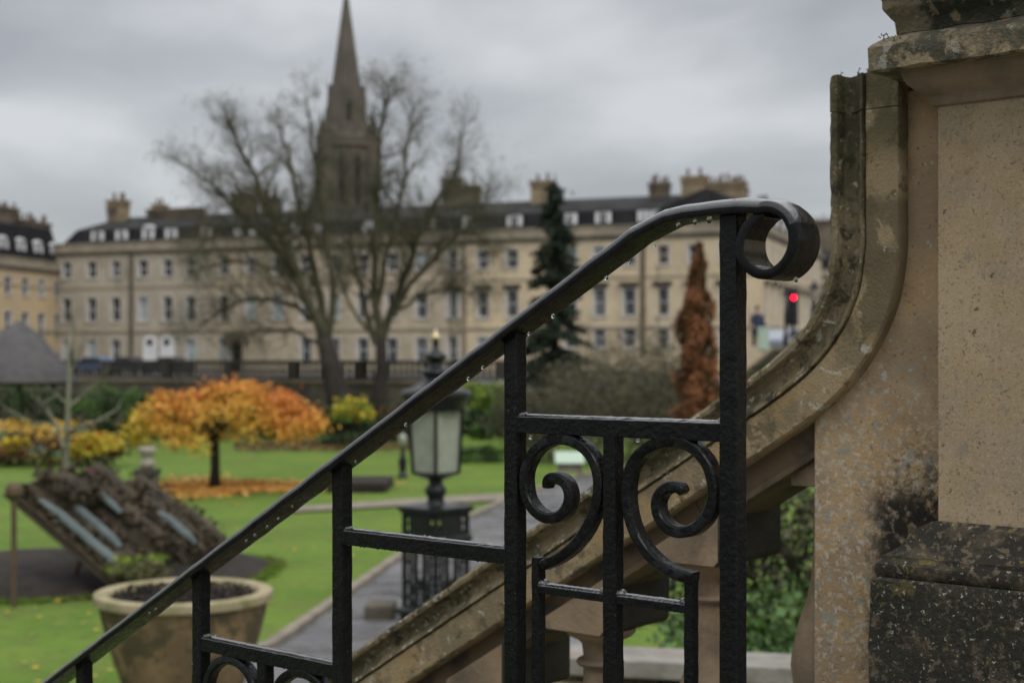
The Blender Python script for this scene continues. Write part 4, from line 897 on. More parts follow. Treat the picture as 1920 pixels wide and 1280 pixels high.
# teal slatted fence below the shelter
fc = Vector(((40 - 960) / F * 47, 47, LH)); fen = thing('teal_fence', 'pale teal slatted fence behind the yellow bedding on the left', 'fence', fc); kf = F / 47
mb = MB()
for i in range(17): mb.box(fc + Vector((-1.3 + i * 0.17, 0, 0.5)), (0.09, 0.04, 1.0))
mb.build('slats', 'teal_paint', fen)
mb = MB()
for z_ in (0.3, 0.85): mb.box(fc + Vector((0.06, 0.045, z_)), (2.9, 0.05, 0.08))
mb.build('rail', 'teal_paint', fen)
shrub(W3(70, 838, 42.5), (2.9, .9, .55), 4200, .07, (('leaf_brown', .55, -.1), ('leaf_dark', .3, -.2), ('leaf_amber', .25, .45)), 'brown clipped hedge with golden top at the left of the lawn', 60, .18, 33, 'hedge', 'hedge', stem=False, shell=.5)
for i, (x, y, r_, l_) in enumerate(((28, 832, .28, 'bright yellow flower clump beside the teal fence'), (186, 832, .42, 'golden yellow bush at the right end of the brown hedge'), (150, 840, .3, 'small golden clump between the sapling and the yellow bush'))):
    shrub(W3(x, y, 42), (r_ * 1.4, .4, r_ * .8), 700, .06, (('leaf_yellow', .7, 0), ('leaf_amber', .4, 0)), l_, 12, .3, 41 + i, 'flower_clump', 'flowers', stem=False)

# dark beds and hedges at the foot of the retaining wall
def bed(name, x0, x1, y0, y1, h_, m, label, cat):
    a, b = onlawn(x0, y1), onlawn(x1, y0); mb = MB(); mb.box(((a.x + b.x) / 2, (a.y + b.y) / 2, LH + h_ / 2), (b.x - a.x, b.y - a.y, h_)); o = mb.build(name, m, bevel=0.03); return tag(o, label, cat)
bb = bed('raised_bed', 612, 738, 909, 924, 0.24, 'soil', 'low dark raised bed on the lawn beyond the fallen leaves', 'flower bed')
shrub(W3(895, 852, 44), (0.95, .7, .28), 1600, .06, (('leaf_dark', .5, 0), ('leaf_green', .5, 0)), 'low clipped dark green hedge on the lawn right of the lantern', 40, .2, 51, 'hedge', 'hedge', stem=False, shell=.5)
spec = [((215, 775, 52), (1.6, .8, 1.0), 2600, (('leaf_green', .5, 0), ('leaf_dark', .6, -.1)), 'green leafy shrub between the shelter and the orange tree'),
        ((60, 765, 54), (2.6, .8, .9), 3000, (('leaf_dark', 1, 0), ('leaf_green', .1, .2)), 'dark evergreen mass behind the shelter posts'),
        ((330, 800, 56), (2.2, .8, 1.0), 2600, (('leaf_dark', 1, 0), ('leaf_brown', .2, 0)), 'dark shrub behind the orange tree at left'),
        ((500, 790, 57), (2.2, .8, 1.1), 2600, (('leaf_dark', 1, 0), ('leaf_brown', .3, 0)), 'dark shrub behind the right of the orange tree'),
        ((640, 800, 53), (1.3, .7, .7), 1700, (('leaf_dark', 1, 0), ('leaf_conifer', .3, 0)), 'dark rounded bush under the yellow shrub'),
        ((662, 770, 50.5), (0.85, .5, .42), 800, (('leaf_yellow', .55, .1), ('leaf_lime', .45, 0)), 'bright yellow bush at the foot of the bare tree'),
        ((760, 800, 55), (1.6, .7, .9), 2000, (('leaf_dark', .8, 0), ('leaf_brown', .4, 0)), 'brownish dark bush directly behind the lantern'),
        ((912, 745, 50), (1.0, .6, .62), 1500, (('leaf_lime', .7, .1), ('leaf_green', .4, -.2)), 'lime green shrub right of the lantern top'),
        ((905, 798, 49), (1.05, .6, .5), 1800, (('leaf_dark', 1, 0), ('leaf_green', .25, 0)), 'dark green bush below the lime green shrub'),
        ((985, 800, 47), (1.2, .6, .9), 1600, (('leaf_olive', .6, 0), ('leaf_dark', .6, 0)), 'olive dark bush left of the grey thicket')]
for i, (a, r_, n_, ms, l_) in enumerate(spec):
    shrub(W3(*a), r_, n_, .075, ms, l_, 40, .22, 60 + i, 'shrub', 'shrub', 'shrubs along the foot of the terrace wall')

# grey thicket of bare shrubs on the right
def bareshrub(c, H_, W_, seed, label, m='twig_grey', lm=('leaf_olive', 'leaf_thicket'), nl=4200):
    rg = random.Random(seed); t_ = thing('bare_shrub', label, 'shrub', c, 'leafless shrubs below the terrace'); mb = MB(); tips = []
    for i in range(9):
        an = rg.uniform(0, 6.28); limb(mb, c + Vector((math.cos(an) * W_ * .15, math.sin(an) * .2, 0)), Vector((math.cos(an) * W_ * .55, math.sin(an) * .5, H_ * .8)), H_ * .62, 0.035, 3, rg, 0.03, 0.65, 4, 3, .25, tips, .62, 4)
    mb.build('branches', m, t_)
    nr = np.random.default_rng(seed); T = np.array([tuple(t) for t in tips]); T = T[nr.integers(0, len(T), nl)] + nr.normal(size=(nl, 3)) * .12; mb = MB(); h2 = nl // 2
    mb.leaves(T[:h2], .05, nr, lm[0]); mb.leaves(T[h2:], .05, nr, lm[1]); mb.build('leaves', lm[0], t_)
for i, (x, z, H_, W_, l_) in enumerate(((1020, 44, 2.6, 1.5, 'leafless grey shrub under the dark conifer'), (1100, 46, 3.2, 1.8, 'grey twiggy shrub just right of the dark conifer'), (1165, 43, 3.0, 1.7, 'olive grey shrub in the middle of the thicket'),
                                       (1225, 47, 3.4, 1.7, 'tall twiggy shrub left of the copper tree'), (1200, 52, 4.3, 2.0, 'tallest bare shrub in front of the terrace basement'), (1120, 53, 4.0, 2.0, 'bare shrub behind the thicket beside the conifer'), (1290, 45, 2.6, 1.6, 'low bare shrub at the foot of the copper tree'))):
    bareshrub(Vector(((x - 960) / F * z, z, LH)), H_, W_, 100 + i, l_)

# right lower greenery seen through the balusters
shrub(Vector((1.6, 9.0, LH + 1.1)), (0.75, .7, .62), 5200, .035, (('leaf_ivy', .75, 0), ('leaf_green', .3, -.2)), 'bright green leafy shrub seen through the stone balusters', 70, .2, 71, 'shrub', 'shrub', asp=.8)
shrub(Vector((0.95, 10.6, LH + 0.35)), (0.6, .5, .5), 2600, .03, (('leaf_ivy', .5, 0), ('leaf_green', .5, 0)), 'smaller green shrub behind the second baluster', 40, .2, 73, 'shrub', 'shrub', asp=.8)
shrub(Vector((2.05, 11.5, LH + 1.25)), (0.95, .5, 1.05), 5000, .04, (('leaf_thicket', .5, 0), ('leaf_dark', .6, 0), ('leaf_olive', .3, .2)), 'tall brown and green plants behind the bright green shrub', 60, .2, 74, 'shrub', 'shrub', asp=.5)

# copper column tree
kc = 40.0; ct0 = Vector(((1312 - 960) / F * kc, kc, LH)); kq = F / kc
ct = thing('copper_column_tree', 'narrow copper brown columnar tree standing between conifer and railing post', 'tree', ct0)
mb = MB(); mb.tube([ct0, ct0 + Z_ * 3, W3(1312, 500, kc)], [.12, .08, .02], 7); mb.build('trunk', 'bark_dark', ct)
nr = np.random.default_rng(8); n = 24000; yy = nr.uniform(455, 790, n)
hw = np.interp(yy, [455, 480, 540, 570, 610, 660, 720, 790], [4, 13, 17, 31, 37, 33, 45, 48]) / kq
cx = np.interp(yy, [455, 480, 560, 610, 700, 790], [1311, 1312, 1306, 1304, 1310, 1312])
an = nr.uniform(0, 6.28, n); rr_ = np.sqrt(nr.random(n)) * (0.9 + .25 * np.sin(yy * .07 + an * 3) + .1 * nr.normal(size=n))
P = np.stack([(cx - 960) / F * kc + np.cos(an) * rr_ * hw, kc + np.sin(an) * rr_ * hw, (HY - yy) / kq + 0 * an], 1)
g_ = np.sin(P[:, 0] * 9) + np.sin(P[:, 2] * 7 + P[:, 0] * 4) + np.sin(P[:, 1] * 8) + nr.normal(size=n) * .4
P = P[g_ > -1.5]; g_ = g_[g_ > -1.5]
mb = MB(); mb.leaves(P[g_ > .0], .06, nr, 'leaf_copper'); mb.leaves(P[g_ <= .0], .06, nr, 'leaf_brown'); mb.build('crown', 'leaf_copper', ct)

# conifer
cz0 = 60.0; cn0 = Vector(((1041 - 960) / F * cz0, cz0, LH)); kn = F / cz0
cn = thing('dark_conifer', 'tall dark drooping conifer in front of the terrace', 'tree', cn0)
mb = MB(); mb.tube([cn0, cn0 + Z_ * 6, W3(1041, 325, cz0)], [.22, .14, .02], 7); mb.build('trunk', 'bark_dark', cn)
nr = np.random.default_rng(18); rg = random.Random(18); mb = MB(); mbt = MB(); PP = []
for k in range(150):
    f = (k + rg.random()) / 150; y = 345 + f * 430; hwid = np.interp(y, [330, 370, 450, 560, 680, 775], [5, 22, 38, 52, 70, 76]) / kn * rg.uniform(.75, 1.12)
    an = rg.uniform(0, 6.28); b0 = Vector((cn0.x, cn0.y, (HY - y) / kn)); e_ = Vector((math.cos(an), math.sin(an), 0)); droop = -.35 * hwid
    for q in range(int(50 + 130 * hwid)):
        t = rg.random() ** .7; p = b0 + e_ * hwid * t + Z_ * (droop * t * t + rg.uniform(-.12, .06)) + Vector((rg.gauss(0, .07), rg.gauss(0, .07), 0)) * (1 + t); PP.append(tuple(p))
    mbt.tube([b0, b0 + e_ * hwid * .6 + Z_ * droop * .36, b0 + e_ * hwid + Z_ * droop], [.03, .02, .008], 3)
mb.leaves(np.array(PP), .11, nr, 'leaf_conifer', asp=.35); mb.build('crown', 'leaf_conifer', cn); mbt.build('branches', 'bark_dark', cn)

# big bare trees: limbs drawn then grown out
def bare_tree(name_label, base, limbs, z, seed, trunk):
    rg = random.Random(seed); t_ = thing('bare_tree', name_label, 'tree', Vector((base.x, base.y, LH)), 'tall leafless trees'); mb = MB(); mb2 = MB(); tips = []
    mb.tube(trunk[0], trunk[1], 10); mb.build('trunk', 'bark_dark', t_, smooth=True)
    for pts_, r0, dz in limbs:
        n = len(pts_); q = [W3(x, y, z + dz * i / (n - 1)) for i, (x, y) in enumerate(pts_)]; rad = [r0 * (1 - 0.8 * i / (n - 1)) for i in range(n)]
        Q = []; RR = []
        for i in range(n - 1):
            for k in range(4):
                f = k / 4; Q.append(q[i].lerp(q[i + 1], f) + Vector((rg.uniform(-.06, .06), rg.uniform(-.06, .06), rg.uniform(-.06, .06))) * (1 if i + k else 0)); RR.append(rad[i] + (rad[i + 1] - rad[i]) * f)
        Q.append(q[-1]); RR.append(rad[-1]); mb2.tube(Q, RR, 6, cap=False)
        for i in range(3, len(Q)):
            d = (Q[i] - Q[i - 1]).normalized(); f = i / len(Q)
            for k in range(1 if f < .3 else 3):
                o_ = Vector((rg.uniform(-1, 1), rg.uniform(-1, 1), rg.uniform(-.4, 1))).normalized()
                limb(mb2, Q[i], d * .7 + o_ * .8, rg.uniform(1.0, 2.25) * (1.15 - .58 * f), max(.022, RR[i] * .42), 3, rg, 0.03, .6, 5, 3, .22, tips, .62, 4)
    mb2.build('branches', 'bark', t_)
    nr = np.random.default_rng(seed); T = np.array([tuple(t) for t in tips]); n = 9000 if len(limbs) > 4 else 40; T = T[nr.integers(0, len(T), n)]; T = T + nr.normal(size=T.shape) * .12; mb = MB(); mb.leaves(T, .045, nr, 'leaf_olive'); mb.build('leaves', 'leaf_olive', t_)
bz = 57.0
bare_tree('huge leafless tree leaning left in front of the church spire', W3(634, 760, bz), [
    ([(606, 625), (575, 560), (540, 470), (500, 380), (455, 290), (430, 225)], .26, -2), ([(600, 610), (555, 575), (500, 560), (440, 568), (400, 590), (370, 625)], .12, 1.5),
    ([(575, 555), (520, 470), (450, 400), (400, 345), (345, 310)], .15, 1), ([(610, 625), (595, 530), (570, 420), (545, 300), (520, 230)], .2, 2.5), ([(615, 630), (625, 540), (612, 430), (590, 300), (575, 190)], .18, -1),
    ([(560, 520), (500, 500), (430, 490), (380, 505)], .09, -2), ([(608, 650), (550, 620), (490, 615), (440, 640)], .09, 2), ([(540, 470), (500, 440), (450, 425), (410, 430), (370, 470)], .08, 2)],
    bz, 21, ([W3(640, 790, bz), W3(634, 740, bz), W3(622, 690, bz), W3(606, 625, bz)], [.62, .5, .42, .30]))
bare_tree('tall leafless tree with upright limbs just right of the church spire', W3(712, 770, 59), [
    ([(712, 640), (700, 540), (702, 420), (712, 300), (720, 200), (715, 165)], .2, 1), ([(715, 640), (745, 560), (775, 470), (800, 400), (850, 330), (868, 240)], .2, -1), ([(705, 645), (680, 560), (660, 470), (655, 380), (640, 320)], .16, 2),
    ([(716, 620), (760, 545), (800, 500), (850, 450), (900, 400), (915, 350)], .14, -2), ([(700, 600), (725, 480), (755, 360), (768, 250), (775, 200)], .15, 2), ([(720, 600), (780, 560), (840, 540), (890, 550)], .09, 1), ([(690, 620), (650, 560), (635, 500)], .09, -1), ([(800, 470), (850, 440), (890, 440), (920, 480)], .06, 1)],
    59, 22, ([W3(708, 800, 59), W3(710, 740, 59), W3(716, 690, 59), W3(714, 630, 59)], [.38, .31, .26, .22]))
bare_tree('slim young leafless tree by the pavement in front of the leftmost house', W3(136, 700, 95), [([(135, 660), (139, 610)], .08, 1)], 95, 23, ([Vector(((134 - 960) / F * 95, 95, LH)), W3(135, 655, 95)], [.2, .12]))

# small things on the lawn
gl = onlawn(755, 896); bo = thing('lawn_lamp_post', 'short dark bollard lamp on the lawn left of the lantern', 'bollard', gl); mb = MB()
kb = F / gl.y; hb = lambda y: (HY - y) / kb - LH
mb.lathe([(.16, 0), (.16, .06), (.09, .12), (.11, hb(870)), (.13, hb(865)), (.07, hb(855)), (.05, hb(842)), (.03, hb(836))], Vector((gl.x, gl.y, LH)), 12); mb.build('column', 'lamp_iron', bo, smooth=True)
mb = MB(); mb.lathe([(.04, hb(837)), (.10, hb(834)), (.12, hb(822)), (.09, hb(816)), (.02, hb(812))], Vector((gl.x, gl.y, LH)), 12); mb.build('lamp_head', 'lamp_glass', bo, smooth=True)
sg = onlawn(1068, 897); sb_ = thing('garden_information_desk', 'pale green sloping information desk beside the path', 'sign', sg); kS = F / sg.y
mb = MB(); c = W3(1068, 858, sg.y); mb.box(c, (0.78, 0.55, 0.05), (X_, Vector((0, .87, .5)), Vector((0, -.5, .87)))); mb.build('desk_top', 'pale_green', sb_)
mb = MB()
for q in (-.3, .3): mb.box(Vector((sg.x + q, sg.y, LH + (c.z - LH) / 2 - .03)), (.06, .3, c.z - LH - .06))
mb.box(Vector((sg.x, sg.y, LH + .32)), (.6, .25, .3)); mb.build('legs', 'kerb', sb_)

# ================================================================== RETAINING WALL AND TERRACE BALUSTRADE
rw = thing('retaining_wall', 'long rubble retaining wall with pale coping between the gardens and the street', 'wall', WP(0, LH))
mb = MB(); mc = MB(); ks = [-60, -30, -10, -2, 2, 5.5]
def top(k): return -.93 if k < 5.6 else street(WP(k, 0).x)
kk2 = [-60, -20, 0, 5.5, 8, 11, 14, 16.4, 17.4, 18.6, 20, 28, 60]
for a, b in zip(kk2[:-1], kk2[1:]):
    ha, hb2 = top(a + 1e-3) if a >= 5.5 else -.93, top(b - 1e-3) if b > 5.5 else -.93
    p = [WP(a, LH), WP(b, LH), WP(b, hb2 - .14), WP(a, ha - .14)]
    mb.add([q for q in p] + [q + FV * .5 for q in p], [(0, 1, 2, 3), (7, 6, 5, 4), (3, 2, 6, 7), (0, 3, 7, 4), (1, 5, 6, 2)])
    p = [WP(a, ha - .137, -.08), WP(b, hb2 - .137, -.08), WP(b, hb2, -.08), WP(a, ha, -.08)]
    mc.add([q for q in p] + [q + FV * .6 for q in p], [(0, 1, 2, 3), (7, 6, 5, 4), (3, 2, 6, 7), (0, 4, 5, 1), (0, 3, 7, 4), (1, 5, 6, 2)])
mb.build('wall_body', 'wall_rubble', rw); mc.build('wall_coping', 'wall_cope', rw)
for k in (17.2, 18.6, 20.0, 21.4, 22.8):
    mb = MB(); mb.box(WP(k, (LH + street(9)) / 2, -.1), (.42, .22, street(9) - LH - .2), (FU, FV, Z_)); mb.build('pilaster', 'balustrade_dark', rw)
tb = thing('terrace_balustrade', 'dark stone balustrade along the terrace pavement on top of the retaining wall', 'balustrade', WP(-10, -.93))
k0, k1 = -19.5, 7.5
mb = MB(); mb.box(WP((k0 + k1) / 2, -.88 , .15), (k1 - k0, .3, .1), (FU, FV, Z_)); mb.build('base_rail', 'balustrade_dark', tb)
mb = MB(); mb.box(WP((k0 + k1) / 2, -.14, .15), (k1 - k0, .34, .12), (FU, FV, Z_)); mb.build('top_rail', 'balustrade_dark', tb)
i = 0; k = k0 + .3
protob = None
while k < k1 and i < 98:
    if i % 12 == 0:
        mb = MB(); mb.box(WP(k, -.5, .15), (.42, .38, .66), (FU, FV, Z_)); mb.build('pier', 'balustrade_dark', tb)
    elif protob is None:
        mb = MB(); p = WP(k, -.83, .15); mb.lathe([(.09, 0), (.09, .06), (.05, .1), (.10, .25), (.06, .45), (.05, .52), (.09, .6), (.09, .63)], p, 8); protob = mb.build('baluster', 'balustrade_dark', tb); pk = k
    else:
        c = protob.copy(); COL.objects.link(c); c.parent = tb; c.location = FU * (k - pk)
    k += .275; i += 1

# ================================================================== TERRACE HOUSES
def opening_wall(mbx, us, hs, openings, u0, u1, h0, h1, depth, tv=0.0, P=FP):
    ue = sorted(set([u0, u1] + [v for a, b, c, d in openings for v in (a, b)])); he = sorted(set([h0, h1] + [v for a, b, c, d in openings for v in (c, d)]))
    for i in range(len(ue) - 1):
        for j in range(len(he) - 1):
            cu, chh = (ue[i] + ue[i + 1]) / 2, (he[j] + he[j + 1]) / 2
            if any(a < cu < b and c < chh < d for a, b, c, d in openings): continue
            mbx.add([P(ue[i], he[j], tv), P(ue[i + 1], he[j], tv), P(ue[i + 1], he[j + 1], tv), P(ue[i], he[j + 1], tv)], [(0, 1, 2, 3)])
    for a, b, c, d in openings:
        q = [P(a, c, tv), P(b, c, tv), P(b, d, tv), P(a, d, tv)]; q2 = [P(a, c, tv + depth), P(b, c, tv + depth), P(b, d, tv + depth), P(a, d, tv + depth)]
        mbx.add(q + q2, [(0, 4, 5, 1), (1, 5, 6, 2), (2, 6, 7, 3), (3, 7, 4, 0)])
def window(a, b, c, d, root, P, ax, depth=.28, pane='glass_dark', bars=(1, 3), frame='white_paint', rev=True, sill=True):
    U, V = ax; mb = MB(); fw = .07
    def B(u0, u1, h0, h1, v0, v1, m=None): mb.box(P((u0 + u1) / 2, (h0 + h1) / 2, (v0 + v1) / 2), (abs(u1 - u0), abs(v1 - v0), abs(h1 - h0)), (U, V, Z_), m)
    if rev:
        B(a + .002, a + .05, c, d, .02, depth, 'reveal_paint'); B(b - .05, b - .002, c, d, .02, depth, 'reveal_paint'); B(a + .05, b - .05, d - .04, d - .002, .02, depth, 'reveal_paint'); B(a - .16, a, c, d + .12, -.035, .02, 'reveal_paint'); B(b, b + .12, c, d + .12, -.035, .02, 'reveal_paint'); B(a, b, d, d + .12, -.035, .02, 'reveal_paint')
    for u in (a + .05, b - .05 - fw): B(u, u + fw, c, d - .04, depth - .07, depth - .01, frame)
    B(a + .12, b - .12, c, c + fw, depth - .068, depth - .012, frame); B(a + .12, b - .12, d - .04 - fw, d - .04, depth - .068, depth - .012, frame)
    B(a + .12, b - .12, (c + d) / 2 - .03, (c + d) / 2 + .03, depth - .066, depth - .014, frame)
    um = (a + b) / 2; B(um - .015, um + .015, c + fw, d - .04 - fw, depth - .055, depth - .03, frame)
    if sill: B(a - .08, b + .08, c - .12, c - .002, -.10, .1, 'reveal_paint')
    w = mb.build('window', None, root)
    mb = MB(); mb.box(P(um, (c + d) / 2, depth - .018), (b - a - .1, .01, d - c - .04), (U, V, Z_)); mb.build('pane', pane, w)
    return w
def chimney(root, u, v, w, h0, h1, P, ax, n=4, m='chimney_stone', dep=1.1):
    U, V = ax; mb = MB(); mb.box(P(u, (h0 + h1) / 2, v), (w, dep, h1 - h0), (U, V, Z_)); mb.box(P(u, h1 - .35, v), (w + .24, dep + .24, .16), (U, V, Z_)); mb.box(P(u, h1 + .03, v), (w + .3, dep + .3, .18), (U, V, Z_))
    c = mb.build('chimney', m, root); rg = random.Random(int(u * 10))
    for i in range(n):
        mb = MB(); hh = rg.uniform(.45, .85); mb.lathe([(.13, 0), (.12, hh * .8), (.15, hh * .85), (.13, hh)], P(u - w / 2 + w * (i + .5) / n, h1 + .1, v + rg.uniform(-.3, .3)), 8); mb.build('chimney_pot', 'pot_clay', c)
def dormer(root, u, P, ax, w=1.25, h0=11.15, h1=12.35, v=.75, arch=False, grey=False):
    U, V = ax; mb = MB(); mb.box(P(u, (h0 + h1) / 2, v + .9), (w * .9, 1.7, h1 - h0 - .1), (U, V, Z_), 'slate'); mb.box(P(u, h1 + .04, v + .85), (w * 1.12, 1.95, .1), (U, V, Z_), 'slate')
    wh = 'reveal_paint' if grey else 'white_paint'
    for s_ in (-1, 1): mb.box(P(u + s_ * (w / 2 - .17), (h0 + h1) / 2, v), (.34, .16, h1 - h0), (U, V, Z_), wh)
    mb.box(P(u, h1 - .06, v), (w - .68, .15, .14), (U, V, Z_), wh); mb.box(P(u, h0 + .06, v), (w - .68, .15, .14), (U, V, Z_), wh); mb.box(P(u, (h0 + h1) / 2, v), (.08, .13, h1 - h0 - .24), (U, V, Z_), wh)
    if arch: mb.prism([(-w / 2, 0), (w / 2, 0), (w * .35, .3), (0, .45), (-w * .35, .3)], P(u, h1 - .01, v - .08), U, Z_, V, .5, wh)
    dmr = mb.build('dormer', None, root)
    mb = MB(); mb.box(P(u, (h0 + h1) / 2, v + .03), (w - .66, .02, h1 - h0 - .2), (U, V, Z_)); mb.build('pane', 'glass_dark', dmr)
ROWS = ((7.75, 9.35), (3.55, 5.85))
def house(u0, u1, bays, wallm, label, rows=ROWS, P=FP, ax=(FU, FV), base=-1.6, hood=False, ground=None, blind=(), dorm=(), chim=(), hipL=False, hipR=False, ww=1.12, grd=(-.35, 1.85), pipe=None, deep=10.0, ridge=13.95, gdorm=False, roofm='slate', cor=10.05, dh=(11.15, 12.35)):
    U, V = ax; root = thing('terrace_house', label, 'house', P(u0, base), 'stone terrace houses across the street')
    ops = []; wins = []
    for i, b in enumerate(bays):
        for r, (c, d) in enumerate(rows): ops.append((b - ww / 2, b + ww / 2, c, d)); wins.append((b - ww / 2, b + ww / 2, c, d, (i, r)))
    gb = ground if ground is not None else [(b, 'w') for b in bays]
    for b, k in gb:
        if k in 'wl': ops.append((b - ww / 2, b + ww / 2, grd[0], grd[1])); wins.append((b - ww / 2, b + ww / 2, grd[0], grd[1], (k, 2)))
    mb = MB(); opening_wall(mb, None, None, ops, u0, u1, base - 1.5, cor, .3, P=P)
    q = [P(u0, base - 1.5, 0), P(u0, base - 1.5, deep), P(u0, cor, deep), P(u0, cor, 0)]; mb.add(q, [(0, 3, 2, 1)]); q = [P(u1, base - 1.5, 0), P(u1, base - 1.5, deep), P(u1, cor, deep), P(u1, cor, 0)]; mb.add(q, [(0, 1, 2, 3)])
    q = [P(u0, base - 1.5, deep), P(u1, base - 1.5, deep), P(u1, cor, deep), P(u0, cor, deep)]; mb.add(q, [(3, 2, 1, 0)])
    mb.build('wall', wallm, root)
    e0 = .15 if hipL else 0; e1 = .15 if hipR else 0
    mb = MB(); Lh_ = u1 - u0; um = (u0 + u1) / 2
    sec = [(0.0, cor - .25), (-.06, cor - .2), (-.10, cor + .02), (-.32, cor + .12), (-.38, cor + .24), (-.38, cor + .34), (0.02, cor + .42), (0.02, cor + .95), (-.06, cor + .98), (-.06, cor + 1.08), (.35, cor + 1.08), (.35, cor - .25)]
    vs = [P(u0 - e0, h, v) for v, h in sec] + [P(u1 + e1, h, v) for v, h in sec]; n = len(sec); mb.add(vs, [(i, n + i, n + (i + 1) % n, (i + 1) % n) for i in range(n)] + [tuple(range(n)), tuple(range(2 * n - 1, n - 1, -1))])
    mb.build('cornice', 'trim', root)
    mb = MB(); mb.box(P(um, 2.55, -.03), (Lh_, .12, .22), (U, V, Z_)); mb.build('string_course', 'trim', root); mb = MB(); mb.box(P(um, 6.75, -.02), (Lh_, .08, .14), (U, V, Z_)); mb.build('string_course', 'trim', root)
    # mansard roof
    R_ = [(.36, cor + .9), (1.5, 12.55), (4.6, ridge), (deep - 1.6, 12.55), (deep - .3, cor + .5)]
    def hp(i, left): 
        if not (hipL if left else hipR): return 0
        return [0.3, 1.3, 4.2, 1.3, .3][i]
    vs = [P(u0 + hp(i, True), h, v) for i, (v, h) in enumerate(R_)] + [P(u1 - hp(i, False), h, v) for i, (v, h) in enumerate(R_)]
    mb = MB(); mb.add(vs, [(0, 5, 6, 1)], 'slate_dark'); mb.add([], [], 'slate'); o5 = 0
    mb.f += [(1, 6, 7, 2), (2, 7, 8, 3), (3, 8, 9, 4), (4, 3, 2, 1, 0), (5, 6, 7, 8, 9)]; mb.m += [mb.mi(roofm)] * 5
    mb.build('roof', None, root)
    for a, b, c, d, (i, r) in wins:
        hv = (abs(int(a * 7.31 + r * 13.7 + c * 5.1))) % 9
        bl = 'glass_mid' if hv in (2, 6) else 'glass_dark'
        bl = 'glass_blind' if ((i, r) in blind or i == 'l' or hv == 4) else bl
        window(a, b, c, d, root, P, ax, pane=bl)
        if hood and r == 1:
            mb = MB(); mb.box(P((a + b) / 2, d + .42, -.16), (b - a + .7, .36, .16), (U, V, Z_)); mb.box(P((a + b) / 2, d + .2, -.05), (b - a + .3, .12, .28), (U, V, Z_)); mb.build('hood', 'trim_dark', root)
    for q in dorm: dormer(root, q[0], P, ax, w=q[1] if len(q) > 1 else 1.25, arch=(len(q) > 2 and q[2] == 'a'), grey=(len(q) > 2 and q[2] == 'g'), h0=dh[0], h1=dh[1])
    for q in chim: chimney(root, q[0], q[1], q[2], q[3], q[4], P, ax, q[5], q[6] if len(q) > 6 else 'chimney_stone')
    if pipe is not None:
        mb = MB(); mb.box(P(pipe, (base + cor) / 2, -.12), (.34, .2, cor - base), (U, V, Z_)); mb.build('downpipe', 'trim_dark', root)
    return root
us = [-4.03, 4.77, 13.4, 22.0, 30.6, 39.2, 47.8, 56.3, 64.7]
def ev(a, b, n=3): return [a + (b - a) * (i + .5) / n for i in range(n)]
def CH(x, w, y, v, n, m='chimney_stone', h0=12.0):
    u = fu(x, v); z = FP(u, 0, v).y; return (u, v, w, h0, (HY - y) / F * z, n, m)
bA = [fu(x) for x in (125, 172, 217)]
house(us[0], us[1], bA, 'facade_grey', 'grey stone terrace house at the far left end with hipped slate roof', dorm=[(fu(183, .75), 1.4), (fu(228, .75), 1.3)], chim=[CH(222, 1.9, 378, 4.0, 4, 'chimney_light'), CH(215, .9, 392, 3.9, 1)], hipL=True, ground=[(bA[0], 'l'), (bA[1], 'l'), (bA[2], 'w')], pipe=us[1] - .05)
bB = [fu(x) for x in (268, 314, 357)]
hB = house(us[1], us[2], bB, 'facade_grey', 'grey terrace house with twin white arched doors, second from the left', dorm=[(fu(278, .75), 1.3, 'a'), (fu(321, .75), 1.25), ], chim=[CH(300, 1.1, 386, 4.6, 2, 'chimney_light'), (fu(330, 4.6), 4.6, 6.0, 12.8, 14.5, 0)], ground=[(bB[2], 'w')], blind=((0, 1),))
for x in (282, 314):
    u = fu(x); mb = MB(); w = 1.55; pts_ = [(-w / 2, -1.6), (w / 2, -1.6), (w / 2, 1.4)] + [(w / 2 * math.cos(R(a)), 1.4 + w / 2 * math.sin(R(a))) for a in range(15, 180, 15)] + [(-w / 2, 1.4)]
    mb.prism(pts_, FP(u, 0, -.13), FU, Z_, FV, .12, 'white_paint'); d_ = mb.build('arched_door', None, hB)
    mb = MB(); mb.lathe([(.01, 0), (.34, 0.001), (.34, .03), (.01, .031)], (0, 0, 0), 12); M4 = Matrix((FU, Vector((0, 0, 1)), -FV)).transposed(); mb.v = [tuple(FP(u, 1.55, -.135) + M4 @ Vector(v)) for v in mb.v]; mb.build('fanlight', 'glass_dark', d_)
bC = [fu(x) for x in (403, 447, 492)]
hC = house(us[2], us[3], ev(us[2], us[3]), 'facade_mid', 'stone terrace house with an arched dark porch left of the bare tree', dorm=[(fu(387, .75), 1.2, 'g'), (fu(445, .75), .7), (fu(475, .75), .6)], chim=[CH(460, 2.3, 366, 4.6, 5), CH(508, 1.7, 373, 4.6, 4)], ground=[(ev(us[2], us[3])[0], 'l')], blind=((2, 1),))
u = fu(447); mb = MB(); mb.prism([(-1.2, 1.5), (1.2, 1.5), (1.1, 2.0), (.6, 2.4), (0, 2.55), (-.6, 2.4), (-1.1, 2.0)], FP(u, 0, -1.0), FU, Z_, FV, 1.0, 'trim_dark')
for s_ in (-1, 1): mb.tube([FP(u + s_ * 1.0, -1.6, -.8), FP(u + s_ * 1.0, 1.5, -.8)], .13, 8, m='trim')
pch = mb.build('porch', None, hC)
mb = MB(); mb.box(FP(u, 0, -.04), (1.15, .08, 2.9), (FU, FV, Z_)); mb.build('door', 'void', pch)
lab = ['stone terrace house directly behind the leaning bare tree', 'stone terrace house behind the church spire foot and bare trunks', 'warm stone terrace house right of the bare tree with a massive chimney', 'warm stone terrace house immediately left and behind the dark conifer', 'warm stone corner house behind the copper tree with a long row of chimney pots']
